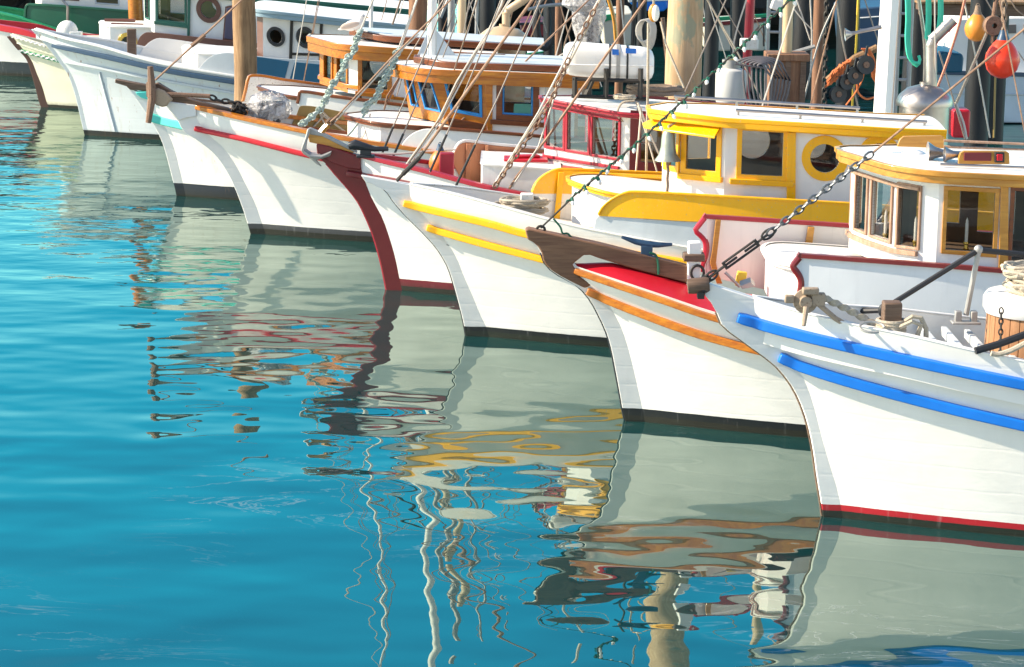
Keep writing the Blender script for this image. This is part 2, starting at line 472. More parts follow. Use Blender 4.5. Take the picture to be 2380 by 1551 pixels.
# ---------------------------------------------------------------- boats: hull built from its lines
def cinterp(x, xs, ys): return float(np.interp(x, xs, ys))
class Boat:
    def __init__(s, name, label, front, rab, sheer, hull_white=WHITE, bands=None, Bs=1.12, Ls=3.9, Bw=.95, Lw=4.4, t=.06,
                 L=9.0, group='clipper-bowed fishing boats moored in a row', stem=None, deck=None, drop=.14, cap=None, capw=.09, caph=.03,
                 cap_out=.03, rust=0, algae=.05, foot=None, tf=.75, crown=.05, rim=.05, band=None):
        s.crown, s.rim = crown, rim
        s.Yb = atz(foot or front[-1], 0).y
        s.t = t; s.L = L; s.Bs, s.Ls, s.Bw, s.Lw = Bs, Ls, Bw, Lw
        s.zlow = -.45
        fr = spl(front, 34); rb = spl(rab, 34)
        F_ = [at(p, s.Yb) for p in fr]; R_ = [at(p, s.Yb - t) for p in rb]
        for lst in (F_, R_):
            a = lst[-1]; b = lst[-4]; d = (a - b); d = d / max(1e-3, -d.z) if d.z < 0 else Vector((.1, 0, -1))
            lst.append(Vector((a.x + d.x * (a.z - s.zlow), a.y, s.zlow)))
        s.front, s.rabp = F_, R_
        s.Xtop, s.ztop = R_[0].x, R_[0].z
        o = sorted([(p.z, p.x) for p in R_])
        s.rz = [a for a, b in o]; s.rx = [b for a, b in o]
        # sheer
        xs, zs = [], []
        for p in spl(sheer, 24):
            hb = .2
            for _ in range(12):
                P = at(p, s.Yb - hb); hb = s.hbf(1.0, P.x - s.Xtop)
            xs.append(P.x); zs.append(P.z)
        xs[0], zs[0] = s.Xtop, s.ztop
        x1, z1 = xs[-1], zs[-1]; sl = (zs[-1] - zs[-6]) / (xs[-1] - xs[-6])
        end = s.Xtop + L + .8
        if x1 < end:
            sl = max(-.16, min(0, sl))
            for k in range(1, 9):
                u = k / 8; xx = x1 + (end - x1) * u
                xs.append(xx); zs.append(max(.62, z1 + sl * (end - x1) * (u - u * u * .62)))
        s.sx, s.sz = xs, zs
        s.root = thing(name, label, 'boat', (s.Xtop, s.Yb, 0), group)
        bands = bands or [(.1, (.02, .02, .025))]
        s.mat = hullmat('hull_paint_' + name + str(len(MC)), hull_white, bands, rust, algae); MC['h' + str(len(MC))] = s.mat
        s.build_hull(stem, tf, deck or m_deck, drop, band)
        if band: s.bandm[0].build('stem_band', band, s.stem)
        if cap: s.cap_rail(cap, capw, caph, cap_out)
    def S(s, X): return cinterp(X, s.sx, s.sz)
    def hbf(s, fr, u):
        fr = max(0, min(1, fr))
        B = s.Bw + (s.Bs - s.Bw) * fr ** 1.2; Lx = s.Lw + (s.Ls - s.Lw) * fr
        if u <= 0: return s.t
        r = min(u / Lx, 1.0)
        v = s.t + (B - s.t) * (1 - (1 - r) ** 2)
        if u > 6: v *= 1 - .3 * ((u - 6) / 3.5) ** 2
        return v
    def surf(s, fr, u):
        zr = s.zlow + fr * (s.ztop - s.zlow); Xr = cinterp(zr, s.rz, s.rx)
        X = Xr + u; g = max(0, 1 - u / 2.6) ** 2
        S_ = s.S(X - (Xr - s.Xtop) * g)
        return Vector((X, s.Yb - s.hbf(fr, u), s.zlow + fr * (S_ - s.zlow)))
    def hb_at(s, X, Z):
        fr = .5
        for _ in range(14):
            zr = s.zlow + fr * (s.ztop - s.zlow); Xr = cinterp(zr, s.rz, s.rx); u = X - Xr
            g = max(0, 1 - max(u, 0) / 2.6) ** 2
            S_ = s.S(X - (Xr - s.Xtop) * g)
            fr = .5 * fr + .5 * max(0, min(1.05, (Z - s.zlow) / (S_ - s.zlow)))
        return s.hbf(fr, u)
    def on_hull(s, p):
        hb = .2
        for _ in range(14):
            P = at(p, s.Yb - hb); hb = .4 * hb + .6 * s.hb_at(P.x, P.z)
        return P
    def at_sheer(s, p, sgn=-1, ins=0):
        hb = .6
        for _ in range(14):
            P = at(p, s.Yb + sgn * hb); hb = s.hbf(1, P.x - s.Xtop) - ins
        return P
    def mir(s, p): return Vector((p[0], 2 * s.Yb - p[1], p[2]))
    def c(s, p, off=0): return at(p, s.Yb + off)
    def build_hull(s, stem, tf, deck, drop, band=None):
        us = [0] + [s.L * (i / 46) ** 1.5 for i in range(1, 47)]
        frs = [i / 18 for i in range(19)]
        b = MB()
        P = [[s.surf(f, u) for u in us] for f in frs]
        b.grid(P); b.grid([[s.mir(p) for p in r] for r in P])
        # transom
        b.grid([[r[-1], s.mir(r[-1])] for r in P])
        # rim and inside of the bulwark
        top = P[-1]; w = s.rim
        ins = [Vector((p.x, p.y + min(w, max(0.0, s.Yb - p.y - .004)), p.z)) for p in top]
        low = [Vector((p.x, p.y, p.z - drop - .02)) for p in ins]
        for sg in (0, 1):
            rows = [top, ins, low]
            if sg: rows = [[s.mir(p) for p in r] for r in rows]
            b.grid(rows)
        s.hull = b.build('hull', s.mat, s.root)
        d = MB(); rows = []
        for p in ins:
            hw = s.Yb - p.y; r = []
            for j in range(9):
                k = -1 + j / 4
                r.append(Vector((p.x, s.Yb + hw * k, p.z - drop + (s.crown * hw * (1 - k * k) if s.crown < .08 else s.crown * min(1, hw * 5) * (1 - abs(k) ** 1.6)))))
            rows.append(r)
        d.grid(rows); d.build('deck', deck, s.root)
        # stem timber
        st = MB(); n = 30
        fr_, rb_ = spl([tuple(p) for p in s.front], n), spl([tuple(p) for p in s.rabp], n)
        A = [Vector((p[0], s.Yb - s.t * tf, p[2])) for p in fr_]; B = [Vector((p[0] + .012, s.Yb - s.t, p[2])) for p in rb_]
        rows = [B, A, [s.mir(p) for p in A], [s.mir(p) for p in B]]
        st.grid(rows)
        st.add([B[0], A[0], s.mir(A[0]), s.mir(B[0])], [(0, 1, 2, 3)])
        if band:
            tb_ = MB(); tb_.tube([Vector((p[0] - .004, s.Yb, p[2])) for p in fr_[int(n * .12):]], .011, 6); s.bandm = (tb_, band)
        s.stem = st.build('stem', stem or s.mat, s.root, bevel=.006)
    def cap_rail(s, mat, w, h, out):
        us = [.0] + [s.L * (i / 40) ** 1.4 for i in range(1, 41)]
        pts = [s.surf(1, u) for u in us]; b = MB()
        up = Vector((0, 0, h / 2))
        b.sweep([p + up for p in pts], w, h, (0, 1, 0), off=-out, under=1)
        b.sweep([s.mir(p + up) for p in pts], w, h, (0, -1, 0), off=-out, under=1)
        return b.build('cap_rail', mat, s.root, bevel=.005)
    def rail(s, px, h, w, mat, name='rub_rail', n=40, taper=(.85, 1), ext=5.0, under=.72):
        pts = [s.on_hull(p) for p in spl(px, n)]
        a, b_ = pts[-1], pts[-6]
        # carry the rail on aft along the hull, parallel to the sheer
        k = a.z - s.S(a.x)
        for i in range(1, 13):
            X = a.x + ext * i / 12
            if X > s.Xtop + s.L: break
            Z = s.S(X) + k
            pts.append(Vector((X, s.Yb - s.hb_at(X, Z), Z)))
        b = MB(); b.sweep(pts, w, h, (0, -1, 0), taper=taper, off=-.015, under=under)
        return b.build(name, mat, s.root, bevel=min(h, w) * .10)
    def strip(s, name, top, bot, mat, sgn=-1, th=.035, n=36, ins=.03, bev=.004, aft=None):
        """upright boarding that follows the side of the boat: top and bottom edges given from bow to stern"""
        x0, x1 = top[0][0], top[-1][0]
        xs = [x0 + (x1 - x0) * (i / (n - 1)) ** 1.7 for i in range(n)]
        def byx(c_):
            d = spl(c_, 240); return [(x, float(np.interp(x, [k[0] for k in d], [k[1] for k in d]))) for x in xs]
        T = [s.at_sheer(p, sgn, ins) for p in byx(top)]; B = [s.at_sheer(p, sgn, ins) for p in byx(bot)]
        if aft:
            a, c_ = T[-1], B[-1]
            for i in range(1, 7):
                X = a.x + aft * i / 6; y = s.Yb + sgn * (s.hbf(1, X - s.Xtop) - ins)
                T.append(Vector((X, y, a.z - .02 * i))); B.append(Vector((X, y, c_.z - .02 * i)))
        o = Vector((0, -sgn * th, 0))
        b = MB(); b.grid([T, B, [p + o for p in B], [p + o for p in T], T])
        b.add([T[0], B[0], B[0] + o, T[0] + o], [(0, 1, 2, 3)]); b.add([T[-1], B[-1], B[-1] + o, T[-1] + o], [(3, 2, 1, 0)])
        return b.build(name, mat, s.root, bevel=bev), T
    def topcap(s, T, mat, w=.07, h=.03, sgn=-1, name='bulwark_cap', dz=0):
        b = MB(); b.sweep([p + Vector((0, 0, h / 2 + dz)) for p in T], w, h, (0, sgn, 0), off=-w * .62, under=1)
        return b.build(name, mat, s.root, bevel=.006)
    def plate(s, name, px, off, mat, th=.04, parent=None, bev=.005):
        b = MB(); b.prism([at(p, s.Yb + off) for p in px], (0, th, 0)); return b.build(name, mat, parent or s.root, bevel=bev)

    # ------------------------------------------------------------ deckhouse
    def cabin(s, corners, holes=(), mat=None, aftX=None, roof=None, name='cabin', inner=None, th=.035, floor=True, fm=None):
        """corners: (px, py top, py bottom, half width [, px of bottom]) from the middle of the front round to the stern"""
        T, B = [], []
        for c in corners:
            a = at((c[0], c[1]), s.Yb - c[3])
            if len(c) > 4: b_ = at((c[4], c[2]), s.Yb - c[3])
            else:
                b_ = at((c[0], c[2]), s.Yb - c[3]); b_.x = a.x
            T.append(a); B.append(b_)
        if aftX is not None:      # house carried on to its back wall
            sl = (T[-1].z - T[-2].z) / max(.01, T[-1].x - T[-2].x); dx = aftX - T[-1].x
            sl = max(-.1, min(.02, sl))
            T.append(T[-1] + Vector((dx, 0, dx * sl))); B.append(B[-1] + Vector((dx, 0, dx * sl)))
        N = len(T); fs2 = fm[1] if fm else ()
        w = MB(); ctr = sum(T, Vector()) / N; ctr.y = s.Yb
        def facet(t0, t1, b0, b1, hl, mi=0):
            nrm = (t1 - t0).cross(b0 - t0).normalized()
            if nrm.dot((t0 + b1) / 2 - Vector((ctr.x, s.Yb, (t0.z + b1.z) / 2))) < 0: nrm = -nrm
            P = lambda u, v, d=0: (b0.lerp(b1, u)).lerp(t0.lerp(t1, u), v) - nrm * d
            us = sorted({0, 1, *[h[k] for h in hl for k in (0, 1)]}); vs = sorted({0, 1, *[h[k] for h in hl for k in (2, 3)]})
            for i in range(len(us) - 1):
                for j in range(len(vs) - 1):
                    um, vm = (us[i] + us[i+1]) / 2, (vs[j] + vs[j+1]) / 2
                    hit = [h for h in hl if h[0] < um < h[1] and h[2] < vm < h[3]]
                    quad = [(us[i], vs[j]), (us[i+1], vs[j]), (us[i+1], vs[j+1]), (us[i], vs[j+1])]
                    if not hit:
                        w.add([P(*c_) for c_ in quad], [(0, 1, 2, 3)], mi); w.add([P(*c_, th) for c_ in quad], [(3, 2, 1, 0)], 1)
                    elif hit[0][4] == 'o':
                        h = hit[0]; uc, vc = (h[0] + h[1]) / 2, (h[2] + h[3]) / 2; ru, rv = (h[1] - h[0]) / 2, (h[3] - h[2]) / 2
                        sq, ci = [], []
                        for k in range(32):
                            a = 2 * math.pi * k / 32; cx, cy = math.cos(a), math.sin(a); mxx = max(abs(cx), abs(cy))
                            sq.append((uc + ru * cx / mxx, vc + rv * cy / mxx)); ci.append((uc + ru * .9 * cx, vc + rv * .9 * cy))
                        w.grid([[P(*c_) for c_ in sq], [P(*c_) for c_ in ci], [P(*c_, th) for c_ in ci]], mi, True)
                        w.grid([[P(*c_, th) for c_ in ci], [P(*c_, th) for c_ in sq]], 1, True)
            for h in hl:
                if h[4] == 'r':
                    loop = [(h[0], h[2]), (h[1], h[2]), (h[1], h[3]), (h[0], h[3])]
                    w.grid([[P(*c_) for c_ in loop], [P(*c_, th) for c_ in loop]], mi, True)
            return P, nrm
        for i in range(-1, N - 1):
            if i < 0: t0, t1, b0, b1 = s.mir(T[0]), T[0], s.mir(B[0]), B[0]
            else: t0, t1, b0, b1 = T[i], T[i+1], B[i], B[i+1]
            mine = [h for h in holes if h['f'] == i]; hl = []
            nrm = (t1 - t0).cross(b0 - t0).normalized()
            for h in mine:
                if 'uv' in h: u0, u1, v0, v1 = h['uv']
                else:
                    uv = []
                    for p in ((h['px'][0], h['px'][1]), (h['px'][2], h['px'][3])):
                        d = ray(p); o = Vector((0, 0, CAMZ)); k = (t0 - o).dot(nrm) / d.dot(nrm); W = o + d * k
                        e = (b1 - b0); e2 = Vector((e.x, e.y, 0)); uu = 0
                        vv = .5
                        for _ in range(6):
                            p0 = b0.lerp(t0, vv); p1 = b1.lerp(t1, vv); e = p1 - p0
                            uu = (W - p0).dot(e) / e.dot(e)
                            zb, zt = b0.lerp(b1, uu).z, t0.lerp(t1, uu).z
                            vv = (W.z - zb) / (zt - zb)
                        uv.append((uu, vv))
                    u0, u1 = sorted((uv[0][0], uv[1][0])); v0, v1 = sorted((uv[0][1], uv[1][1]))
                    cl = lambda x: max(.02, min(.98, x))
                    u0, u1, v0, v1 = cl(u0), cl(u1), cl(v0), cl(v1)
                    if h.get('k', 'r') == 'o':     # keep the round window round
                        ln, ht = (b1 - b0).length, (t0 - b0).length
                        r = max((u1 - u0) * ln, (v1 - v0) * ht) / 2 * 1.11; uc, vc = (u0 + u1) / 2, (v0 + v1) / 2
                        u0, u1, v0, v1 = uc - r / ln, uc + r / ln, vc - r / ht, vc + r / ht
                hl.append((u0, u1, v0, v1, h.get('k', 'r')))
            P, nr = facet(t0, t1, b0, b1, hl, 2 if i in fs2 else 0)
            for h, hh in zip(mine, hl): s.window(P, h, hh, t0, t1, b0)
            if i >= 0:                # the other side, with the same openings
                m0 = [s.mir(x) for x in (t0, t1, b0, b1)]
                hl = [h5[:4] + (h.get('mir', h5[4]),) for h, h5 in zip(mine, hl)]; Pm, _n = facet(*m0, hl, 2 if i in fs2 else 0)
                for h, hh in zip(mine, hl): s.window(Pm, h, hh, m0[0], m0[1], m0[2])
        # back wall
        facet(T[-1], s.mir(T[-1]), B[-1], s.mir(B[-1]), [])
        if floor:
            rows = []
            for b_ in B: rows.append([b_ + Vector((0, .03, .03)), s.mir(b_ + Vector((0, .03, .03)))])
            w.grid(rows, 1)
        o = w.build(name, [mat or m_white, inner or m_intr] + ([fm[0]] if fm else []), s.root, smooth=False)
        if roof: s.roof(T, **roof)
        return T, B
    def window(s, P, h, hh, t0, t1, b0):
        fw = h.get('fw', .05); m = h.get('m', m_varn); ln = (t1 - t0).length; ht = (t0 - b0).length
        u0, u1, v0, v1, k = hh; du, dv = fw / ln, fw / ht; pr = -h.get('proud', .018)
        b = MB(); g = MB()
        if k == 'r':
            I = [(u0, v0), (u1, v0), (u1, v1), (u0, v1)]; O = [(u0 - du, v0 - dv), (u1 + du, v0 - dv), (u1 + du, v1 + dv), (u0 - du, v1 + dv)]
            g.add([P(*c_, .016) for c_ in I], [(0, 1, 2, 3)])
        else:
            uc, vc = (u0 + u1) / 2, (v0 + v1) / 2; ru, rv = (u1 - u0) / 2 * .9, (v1 - v0) / 2 * .9
            A = [2 * math.pi * k_ / 40 for k_ in range(40)]
            I = [(uc + ru * math.cos(a), vc + rv * math.sin(a)) for a in A]; O = [(uc + (ru + du) * math.cos(a), vc + (rv + dv) * math.sin(a)) for a in A]
            g.add([P(*c_, .016) for c_ in I], [tuple(range(40))])
        b.grid([[P(*c_, .03) for c_ in I], [P(*c_, pr) for c_ in I], [P(*c_, pr) for c_ in O], [P(*c_, .002) for c_ in O]], 0, True)
        if h.get('sill'):
            e = h['sill']; q0 = [(u0 - du - e / ln, v0 - dv - .05 / ht), (u1 + du + e / ln, v0 - dv - .05 / ht), (u1 + du + e / ln, v0 - dv * .9), (u0 - du - e / ln, v0 - dv * .9)]
            b.grid([[P(*c_, .0) for c_ in q0], [P(*c_, -.05) for c_ in q0]], 0, True); b.add([P(*c_, -.05) for c_ in q0], [(0, 1, 2, 3)])
        if h.get('lintel'):
            e = h['lintel']; q0 = [(u0 - du - e / ln, v1 + dv * .9), (u1 + du + e / ln, v1 + dv * .9), (u1 + du + e / ln, v1 + dv + .04 / ht), (u0 - du - e / ln, v1 + dv + .04 / ht)]
            b.grid([[P(*c_, .0) for c_ in q0], [P(*c_, -.045) for c_ in q0]], 0, True); b.add([P(*c_, -.045) for c_ in q0], [(0, 1, 2, 3)])
        if h.get('sash'):
            e = .022; b2 = [(u0 + e / ln, v0 + e / ht), (u1 - e / ln, v0 + e / ht), (u1 - e / ln, v1 - e / ht), (u0 + e / ln, v1 - e / ht)]
            b.grid([[P(*c_, .03) for c_ in I], [P(*c_, .006) for c_ in I], [P(*c_, .006) for c_ in b2], [P(*c_, .03) for c_ in b2]], 1, True)
        o = b.build('window', [m, h.get('sash') or m], s.root, bevel=.004)
        g.build('pane', m_glass, o)
        return o
    def roof(s, T, mat=None, trim=None, over=.09, th=.05, trimh=.10, camber=.07, overf=.14, lift=0.0, aft=.25, rnd=True):
        pts = []
        N = len(T)
        for i, p in enumerate(T):
            a = T[max(i-1, 0)]; c_ = T[min(i+1, N-1)]
            if i == 0: a = s.mir(T[0])
            d = Vector((c_.x - a.x, c_.y - a.y, 0)).normalized(); o = Vector((d.y, -d.x, 0))
            if o.y > 0: o = -o
            ov = over + (overf - over) * max(0, -o.x)
            q_ = p + o * ov
            if i == N - 1: q_ = p + Vector((aft, -over, 0))
            pts.append(q_ + Vector((0, 0, lift)))
        # round the front plan by subdividing
        pl = [Vector(p) for p in spl([tuple(p) for p in pts[:N-1]], 16)] + pts[N-1:] if N > 3 and rnd else pts
        rows, low = [], []
        for p in pl:
            hw = s.Yb - p.y; rows.append([Vector((p.x, s.Yb + hw * k / 5, p.z + th + camber * (1 - (k / 5) ** 2) * min(1, hw))) for k in range(-5, 6)])
            low.append([Vector((p.x, s.Yb + hw * k / 5, p.z + .002)) for k in range(-5, 6)])
        b = MB(); b.grid(rows); b.grid(low)
        edge_t = [r[0] for r in rows] + [r[-1] for r in rows[::-1]]; edge_b = [r[0] for r in low] + [r[-1] for r in low[::-1]]
        b.grid([edge_t, edge_b], 0, True)
        r_ = b.build('cabin_roof', mat or m_white, s.root)
        if trim:
            e = [s.mir(p) for p in pl[::-1]] + pl
            t_ = MB(); t_.sweep([p + Vector((0, 0, th - trimh / 2 + .012)) for p in e], .03, trimh, None, off=0, under=1)
            # sweep picks its own side; put the band just outside the roof edge on both
            t_ = MB()
            ctr = Vector((sum(p.x for p in pl) / len(pl), s.Yb, 0))
            inn, out = [], []
            M = len(e)
            for i, p in enumerate(e):
                a, c_ = e[max(i-1, 0)], e[min(i+1, M-1)]
                d = Vector((c_.x - a.x, c_.y - a.y, 0)).normalized(); o = Vector((d.y, -d.x, 0))
                if o.dot(p - ctr) < 0: o = -o
                inn.append(p - o * .012); out.append(p + o * .028)
            up, dn = Vector((0, 0, th + .014)), Vector((0, 0, th + .014 - trimh))
            mid = Vector((0, 0, th + .014 - trimh * .42))
            o2 = [a.lerp(c_, .55) for a, c_ in zip(inn, out)]
            t_.grid([[p + up for p in inn], [p + up for p in out], [p + mid for p in out], [p + mid for p in o2], [p + dn for p in o2], [p + dn for p in inn]])
            t_.build('roof_trim', trim, r_, bevel=.005)
        s.roof_o = r_; s.roof_pts = pl
        return r_
# ---------------------------------------------------------------- the row of boats (hulls)
dark = (.007, .009, .012); mud = (.02, .017, .01); dgr = (.012, .02, .012)
b1 = Boat('fishing_boat', 'nearest white fishing boat with two bright blue rub rails and a red waterline', 
    front=[(1646,657),(1635,688),(1659,709),(1674,750),(1729,794),(1780,831),(1810,857),(1845,905),(1872,970),(1888,1040),(1898,1110),(1908,1170),(1912,1199)],
    rab=[(1752,695),(1753,726),(1775,770),(1835,830),(1868,880),(1890,940),(1908,1010),(1928,1080),(1948,1145),(1958,1200)],
    sheer=[(1752,695),(1847,724),(1987,757),(2119,784),(2244,813),(2380,842)],
    bands=[(.045, dgr), (.10, (.42, .012, .02))], drop=.30, L=8.5, algae=.03, band=m_oldw, cap=m_white, capw=.06, caph=.012, cap_out=.006)
b1.rail([(1714,738),(1840,773),(1960,802),(2150,845),(2380,893)], .095, .075, m_blue)
b1.rail([(1811,830),(1880,856),(2000,893),(2200,946),(2380,988)], .098, .075, m_blue)
b1.rail([(1876,876),(2000,915),(2200,970),(2380,1015)], .010, .012, m_black, 'pinstripe', taper=(1, 1))
b2 = Boat('fishing_boat', 'white fishing boat with brown wooden beak, crimson foredeck and varnished orange rub rails',
    front=[(1221,536),(1227,557),(1247,568),(1258,586),(1262,604),(1283,629),(1304,642),(1344,665),(1373,698),(1394,737),(1409,770),(1420,806),(1430,857),(1440,910),(1447,950),(1453,977)],
    rab=[(1337,618),(1352,650),(1376,672),(1409,700),(1427,728),(1445,764),(1459,806),(1472,857),(1483,905),(1492,945),(1498,978)],
    sheer=[(1337,619),(1430,649),(1538,685),(1661,726),(1850,775)],
    bands=[(.05, mud), (.105, dark)], drop=.012, deck=m_red, L=9, crown=.11, rim=.018, band=m_black)
b2.rail([(1337,629),(1430,661),(1538,697),(1661,739),(1850,785)], .065, .06, m_varn)
b2.rail([(1364,676),(1466,718),(1610,771),(1733,806),(1850,835)], .085, .07, m_varn)
b2.rail([(1409,708),(1530,750),(1650,788),(1769,822)], .010, .012, m_black, 'pinstripe', taper=(1, 1))
b3 = Boat('fishing_boat', 'white fishing boat with bright yellow rub rails, yellow bulwarks and a yellow-trimmed wheelhouse',
    front=[(840,407),(842,418),(871,428),(896,440),(909,460),(940,497),(984,541),(1016,577),(1040,617),(1055,661),(1067,705),(1077,745),(1083,780)],
    rab=[(952,430),(956,467),(984,501),(1028,549),(1060,597),(1079,645),(1099,689),(1115,729),(1129,757),(1136,782)],
    sheer=[(952,431),(1030,447),(1142,476),(1230,500),(1355,532),(1589,576)],
    bands=[(.055, dgr), (.10, dark)], drop=.16, L=8.5, band=m_black, cap=m_white2, capw=.07, caph=.014, cap_out=.008)
b3.rail([(938,473),(1040,497),(1142,521),(1220,543),(1355,571),(1589,610)], .085, .07, m_yel)
b3.rail([(992,529),(1060,548),(1142,571),(1261,602),(1400,640)], .085, .07, m_yel)
b3.rail([(1037,569),(1142,597),(1301,640),(1420,672)], .010, .012, m_black, 'pinstripe', taper=(1, 1))
b4 = Boat('fishing_boat', 'white fishing boat with maroon stem and cap rail beside the yellow-railed boat',
    front=[(736,339),(740,362),(760,382),(780,406),(804,433),(832,469),(852,509),(868,549),(884,605),(892,641),(898,673)],
    rab=[(838,366),(840,395),(850,425),(864,461),(888,505),(904,549),(918,597),(928,645),(934,674)],
    sheer=[(838,366),(900,382),(986,402),(1113,436),(1222,458),(1400,490)],
    bands=[(.05, mud), (.125, (.16, .012, .02))], stem=m_maroon, drop=.2, band=m_crimson, cap=m_crimson, capw=.09, caph=.045, L=8.5, Bs=1.05)
b4.rail([(806,402),(850,410),(915,421),(1000,440),(1150,475)], .075, .08, m_maroon)
b5 = Boat('fishing_boat', 'white fishing boat with a scarlet half-round rub rail and an anchor on its bow timber',
    front=[(391,241),(397,262),(418,284),(425,303),(457,324),(497,356),(525,394),(545,433),(561,473),(573,509),(583,543)],
    rab=[(456,254),(459,282),(485,314),(521,346),(549,386),(573,433),(593,473),(607,513),(617,543)],
    sheer=[(456,255),(565,280),(711,311),(800,327),(990,356)],
    bands=[(.06, mud), (.13, (.07, .07, .075))], drop=.1, cap=m_varn, capw=.12, caph=.05, cap_out=.03)
b5.rail([(452,299),(510,311),(565,323),(640,342),(704,358),(800,380)], .085, .075, m_red, under=.45)
b6 = Boat('fishing_boat', 'rust-streaked white fishing boat with a turquoise rail and black waterline',
    front=[(300,205),(322,236),(345,271),(367,306),(383,345),(396,393),(405,428),(411,455)],
    rab=[(352,226),(362,256),(377,284),(389,306),(405,345),(415,383),(425,425),(432,456)],
    sheer=[(352,226),(430,243),(520,263),(640,280)],
    bands=[(.02, mud), (.17, (.02, .025, .035))], drop=.12, rust=.3, cap=m_oldw, capw=.1, caph=.03)
b6.rail([(348,272),(380,282),(430,293),(480,303)], .13, .05, m_turq)
b7 = Boat('fishing_boat', 'pale grey-white fishing boat with dark blue rub rail and rust at its stem',
    front=[(73,68),(96,93),(118,118),(137,144),(156,169),(169,201),(179,236),(188,275),(197,314)],
    rab=[(82,70),(108,95),(128,118),(146,144),(164,169),(178,201),(188,236),(197,275),(206,314)],
    sheer=[(82,70),(153,92),(230,109),(297,129),(383,152),(543,179)],
    bands=[(.01, mud), (.075, dark)], hull_white=(.66, .70, .70), drop=.12, rust=.45, t=.05, cap=m_white, capw=.1, caph=.03)
b7.rail([(125,105),(154,111),(240,130),(383,163),(543,190)], .10, .09, m_navy)
b7.rail([(150,143),(230,158),(345,181),(540,216)], .06, .05, m_grey)
b8 = Boat('fishing_boat', 'cream fishing boat with dark brown stem and a green rub rail',
    front=[(16,85),(38,112),(61,137),(73,169),(83,204),(91,236),(96,249)],
    rab=[(27,83),(51,112),(73,140),(86,172),(99,204),(108,236),(113,249)],
    sheer=[(27,83),(105,109),(200,135),(330,150)],
    bands=[(.05, mud)], hull_white=(.76, .72, .55), stem=m_brownp, drop=.1, t=.05, cap=m_cream, capw=.1, caph=.03)
b8.rail([(48,118),(90,129),(134,141),(200,155)], .07, .06, m_green)
b9 = Boat('fishing_boat', 'white fishing boat with a crimson cap rail at the left edge behind the cream boat',
    front=[(-120,50),(-105,75),(-85,105),(-70,140),(-62,172)],
    rab=[(-110,50),(-93,75),(-73,105),(-58,140),(-50,172)],
    sheer=[(-110,50),(0,72),(60,84),(105,104)],
    bands=[(.05, mud), (.28, (.03, .04, .045))], drop=.1, t=.05, cap=m_red, capw=.16, caph=.12, L=8)
b10 = Boat('fishing_boat', 'bright green fishing boat with white cabin behind the crimson-railed boat',
    front=[(-150,10),(-135,40),(-118,80),(-105,115),(-100,138)],
    rab=[(-140,10),(-124,40),(-106,80),(-94,115),(-88,138)],
    sheer=[(-140,8),(0,33),(60,48),(150,75),(300,100)],
    bands=[(.3, (.6, .6, .55)), (.6, (.62, .62, .58))], hull_white=(.008, .30, .10), drop=.15, t=.05, L=9.5, cap=m_green, capw=.12, caph=.05)
# ---------------------------------------------------------------- deckhouses, bulwarks and fittings of each boat
m_bluew = paint('blue_window_frame', (.01, .22, .55), .35, .08)
m_pinkw = wood('worn_window_wood', (.30, .16, .09), (.55, .36, .25), .6, (8, 8, 2), 2.5, .4)
m_dkred = paint('dark_red_paint', (.16, .012, .02), .4, .1)
m_gwin = paint('dark_green_frame', (.01, .10, .07), .4, .1)
m_brwin = paint('brown_frame', (.12, .045, .03), .45, .1)
def cn(n, *rows):
    out = []
    for r in rows:      # r = x, top, bottom, half width [, bottom x]
        a = q(n, r[0], r[1]); b = q(n, r[4] if len(r) > 4 else r[0], r[2])
        out.append((a[0], a[1], b[1], r[3]) + ((b[0],) if len(r) > 4 else ()))
    return out
def win(f, n, x0, y0, x1, y1, m, k='r', **kw):
    a, b = q(n, x0, y0), q(n, x1, y1); d = dict(f=f, px=(a[0], a[1], b[0], b[1]), m=m, k=k); d.update(kw); return d
def tube(name, pts, r, mat, parent, n=8, **kw):
    b = MB(); b.tube(pts, r, n, **kw); return b.build(name, mat, parent)
def edge(bt, name, n, xy, off, r, mat, k=16):
    return tube(name, [bt.c(p, off) for p in spl(q(n, *xy), k)], r, mat, bt.root)
def board(bt, n, xy, off, mat, th=.03, name='trim_board', parent=None):
    return bt.plate(name, q(n, *xy), off, mat, th, parent, bev=.004)

# --- yellow boat
T, B = b3.cabin(cn(5, (62, 742, 1250, .12), (160, 756, 1275, .34), (455, 796, 1300, .57), (1560, 862, 1350, .58)),
    [win(0, 5, 82, 820, 138, 1080, m_yel, fw=.05), win(1, 5, 205, 815, 392, 1108, m_yel, fw=.055, sill=.02),
     win(2, 5, 562, 842, 818, 1138, m_yel, mir='o', fw=.05, sill=.06, lintel=.06),
     win(2, 5, 1003, 930, 1185, 1115, m_yel, 'o', fw=.085, proud=.012), win(2, 5, 1370, 925, 1530, 1085, m_yel, 'o', fw=.085, proud=.012)],
    aftX=b3.Xtop + 5.0, roof=dict(rnd=False, trim=m_yel, trimh=.10, th=.05, over=.10, overf=.16, camber=.06), inner=m_intd)
board(b3, 5, (868, 812, 1560, 858, 1760, 872, 1760, 925, 1560, 905, 868, 855), -.605, m_yel)
board(b3, 5, (850, 856, 908, 858, 905, 1310, 848, 1305), -.61, m_yel)
board(b3, 5, (470, 1272, 846, 1290, 846, 1306, 470, 1292), -.605, m_yel)
